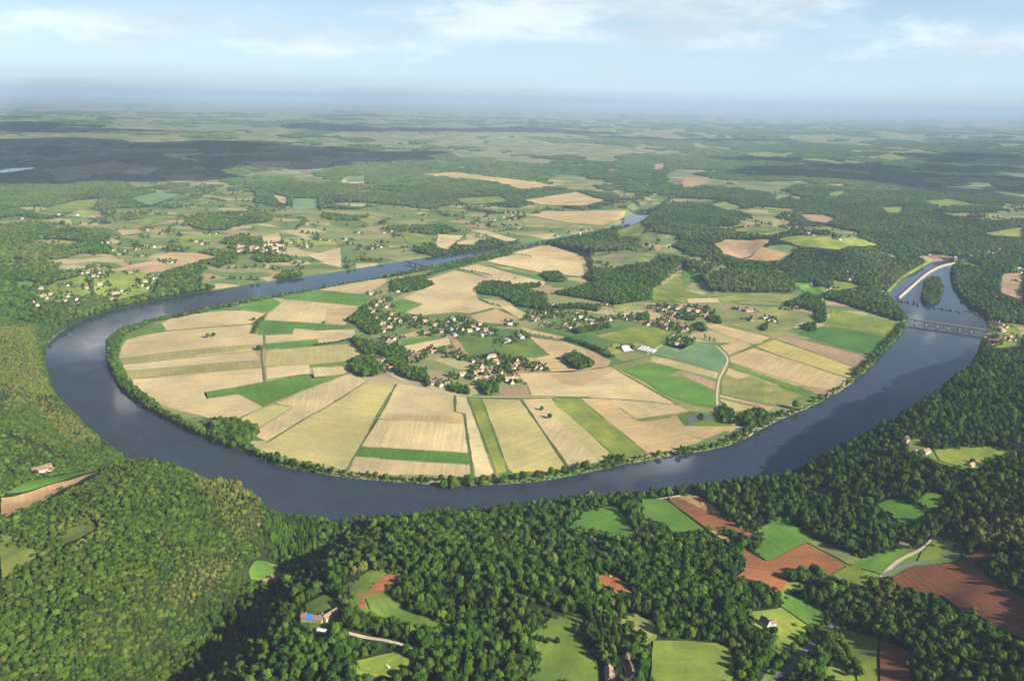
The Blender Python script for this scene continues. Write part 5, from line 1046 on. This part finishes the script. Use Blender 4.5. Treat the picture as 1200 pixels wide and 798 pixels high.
def lobe(a0, ra, e0, re): 
    u = wm('DIVIDE', wm('SUBTRACT', az_, a0), ra); v = wm('DIVIDE', wm('SUBTRACT', el_, e0), re); return wr(wm('ADD', wm('MULTIPLY', u, u), wm('MULTIPLY', v, v)), 0, 1.0, 1, 0)
banks = wm('MAXIMUM', wm('MAXIMUM', lobe(.12, .36, .100, .06), wm('MULTIPLY', lobe(-.38, .42, .060, .028), .75)), wm('MULTIPLY', lobe(.50, .22, .07, .03), .6))
cl = sn(7.5, 9, .62, 4.3); cov = wm('MAXIMUM', wr(wm('ADD', cl, wm('MULTIPLY', banks, .26)), .51, .78, 0, .85), wm('MULTIPLY', wr(wn(.22, 8, .62, 3.1), .5, .7, 0, .45), wr(el_, .02, .10, 0, 1))); fade = wr(el_, .012, .05, 0, 1); shade = wr(sn(5, 6, .6, 9.4), .38, .62, .74, 1.08)
cc = nt.nodes.new('ShaderNodeMix'); cc.data_type = 'RGBA'; nt.links.new(wm('MULTIPLY', wm('MULTIPLY', wm('MULTIPLY', cov, fade), .75), wr(sp_.outputs[2], .2, .5, 1, .25)), cc.inputs[0]); veil = nt.nodes.new('ShaderNodeMix'); veil.data_type = 'RGBA'; nt.links.new(wr(sp_.outputs[2], 0, .30, .66, 0), veil.inputs[0]); nt.links.new(sk.outputs[0], veil.inputs[6]); veil.inputs[7].default_value = (7.0, 9.4, 11.5, 1); nt.links.new(veil.outputs[2], cc.inputs[6])
cw = nt.nodes.new('ShaderNodeVectorMath'); cw.operation = 'SCALE'; cw.inputs[0].default_value = (9.6, 10.3, 11.0); nt.links.new(shade, cw.inputs['Scale']); nt.links.new(cw.outputs[0], cc.inputs[7])
nt.links.new(cc.outputs[2], bg.inputs[0]); bg.inputs[1].default_value = SKY; nt.links.new(bg.outputs[0], wo.inputs[0])
# real clouds overhead, above the frame: they throw the broad shade patches on the far country
M_CLOUD = NT('cloud_white'); _d = M_CLOUD.n('BsdfDiffuse'); _d.inputs[0].default_value = (.9, .9, .9, 1); M_CLOUD.l(_d.outputs[0], M_CLOUD.out.inputs[0])
def cloud(px_, py_, lx, ly, seed, alt=1750):
    g = flat(np.array([(px_, py_)]), 40)[0]; c = g
    for _ in range(8): c = g + np.array([sd.x, sd.y]) / sd.z * (alt - 40); alt = max(1500, H + 150 + .125 * np.hypot(*(c + [0, ly * .6])))
    rng = np.random.default_rng(seed); random.seed(seed); bm = bmesh.new()
    for i in range(26):
        a, r = rng.random() * 6.28, math.sqrt(rng.random()); lump(bm, (lx * .5 * r * math.cos(a), ly * .5 * r * math.sin(a), rng.uniform(0, 60)), rng.uniform(.10, .24) * min(lx, ly * 1.4) * (1.15 - .5 * r), seed * 40 + i, 3, .38, .4)
    me = bpy.data.meshes.new('cloud'); bm.to_mesh(me); bm.free()
    for p in me.polygons: p.use_smooth = True
    o = link('cloud', me, M_CLOUD.m); o.location = (c[0], c[1], alt); tag(o, 'white cumulus cloud drifting above the far woods', 'cloud', 'drifting clouds', 'structure')
for a in CLOUDS: cloud(*a)
hz = NT('air_haze'); pv = hz.n('VolumePrincipled'); pv.inputs['Color'].default_value = (*HAZE_COL, 1); pv.inputs['Density'].default_value = HAZE_D; pv.inputs['Anisotropy'].default_value = HAZE_G; hz.l(pv.outputs[0], hz.out.inputs[1])
m = MB(); m.box(-115000, -9000, -7, 115000, 112000, max(900, float(GZ.max()) + 25)); h_ = m.build('haze', hz.m); tag(h_, 'thin blue haze lying over the whole country', 'haze', kind='stuff')
# ------------------------------------------------------------------ camera and render settings
cam = bpy.data.cameras.new('camera'); cam.sensor_width = 36; cam.lens = 36 * FPX / 1200; cam.clip_start = 5; cam.clip_end = 200000; co = bpy.data.objects.new('camera', cam); COL.objects.link(co); co.location = (0, 0, H)
co.rotation_euler = Matrix(((CR[0], CU[0], -_f[0]), (CR[1], CU[1], -_f[1]), (CR[2], CU[2], -_f[2]))).to_euler(); scene.camera = co
vs = scene.view_settings; vs.view_transform = 'Standard'; vs.look = 'None'; vs.gamma = 1; vs.use_curve_mapping = False; vs.exposure = EXPOSURE
cy = scene.cycles; cy.max_bounces = 4; cy.diffuse_bounces = 2; cy.glossy_bounces = 2; cy.transmission_bounces = 2; cy.volume_bounces = 0; cy.transparent_max_bounces = 4; cy.caustics_reflective = False; cy.caustics_refractive = False; cy.use_denoising = True
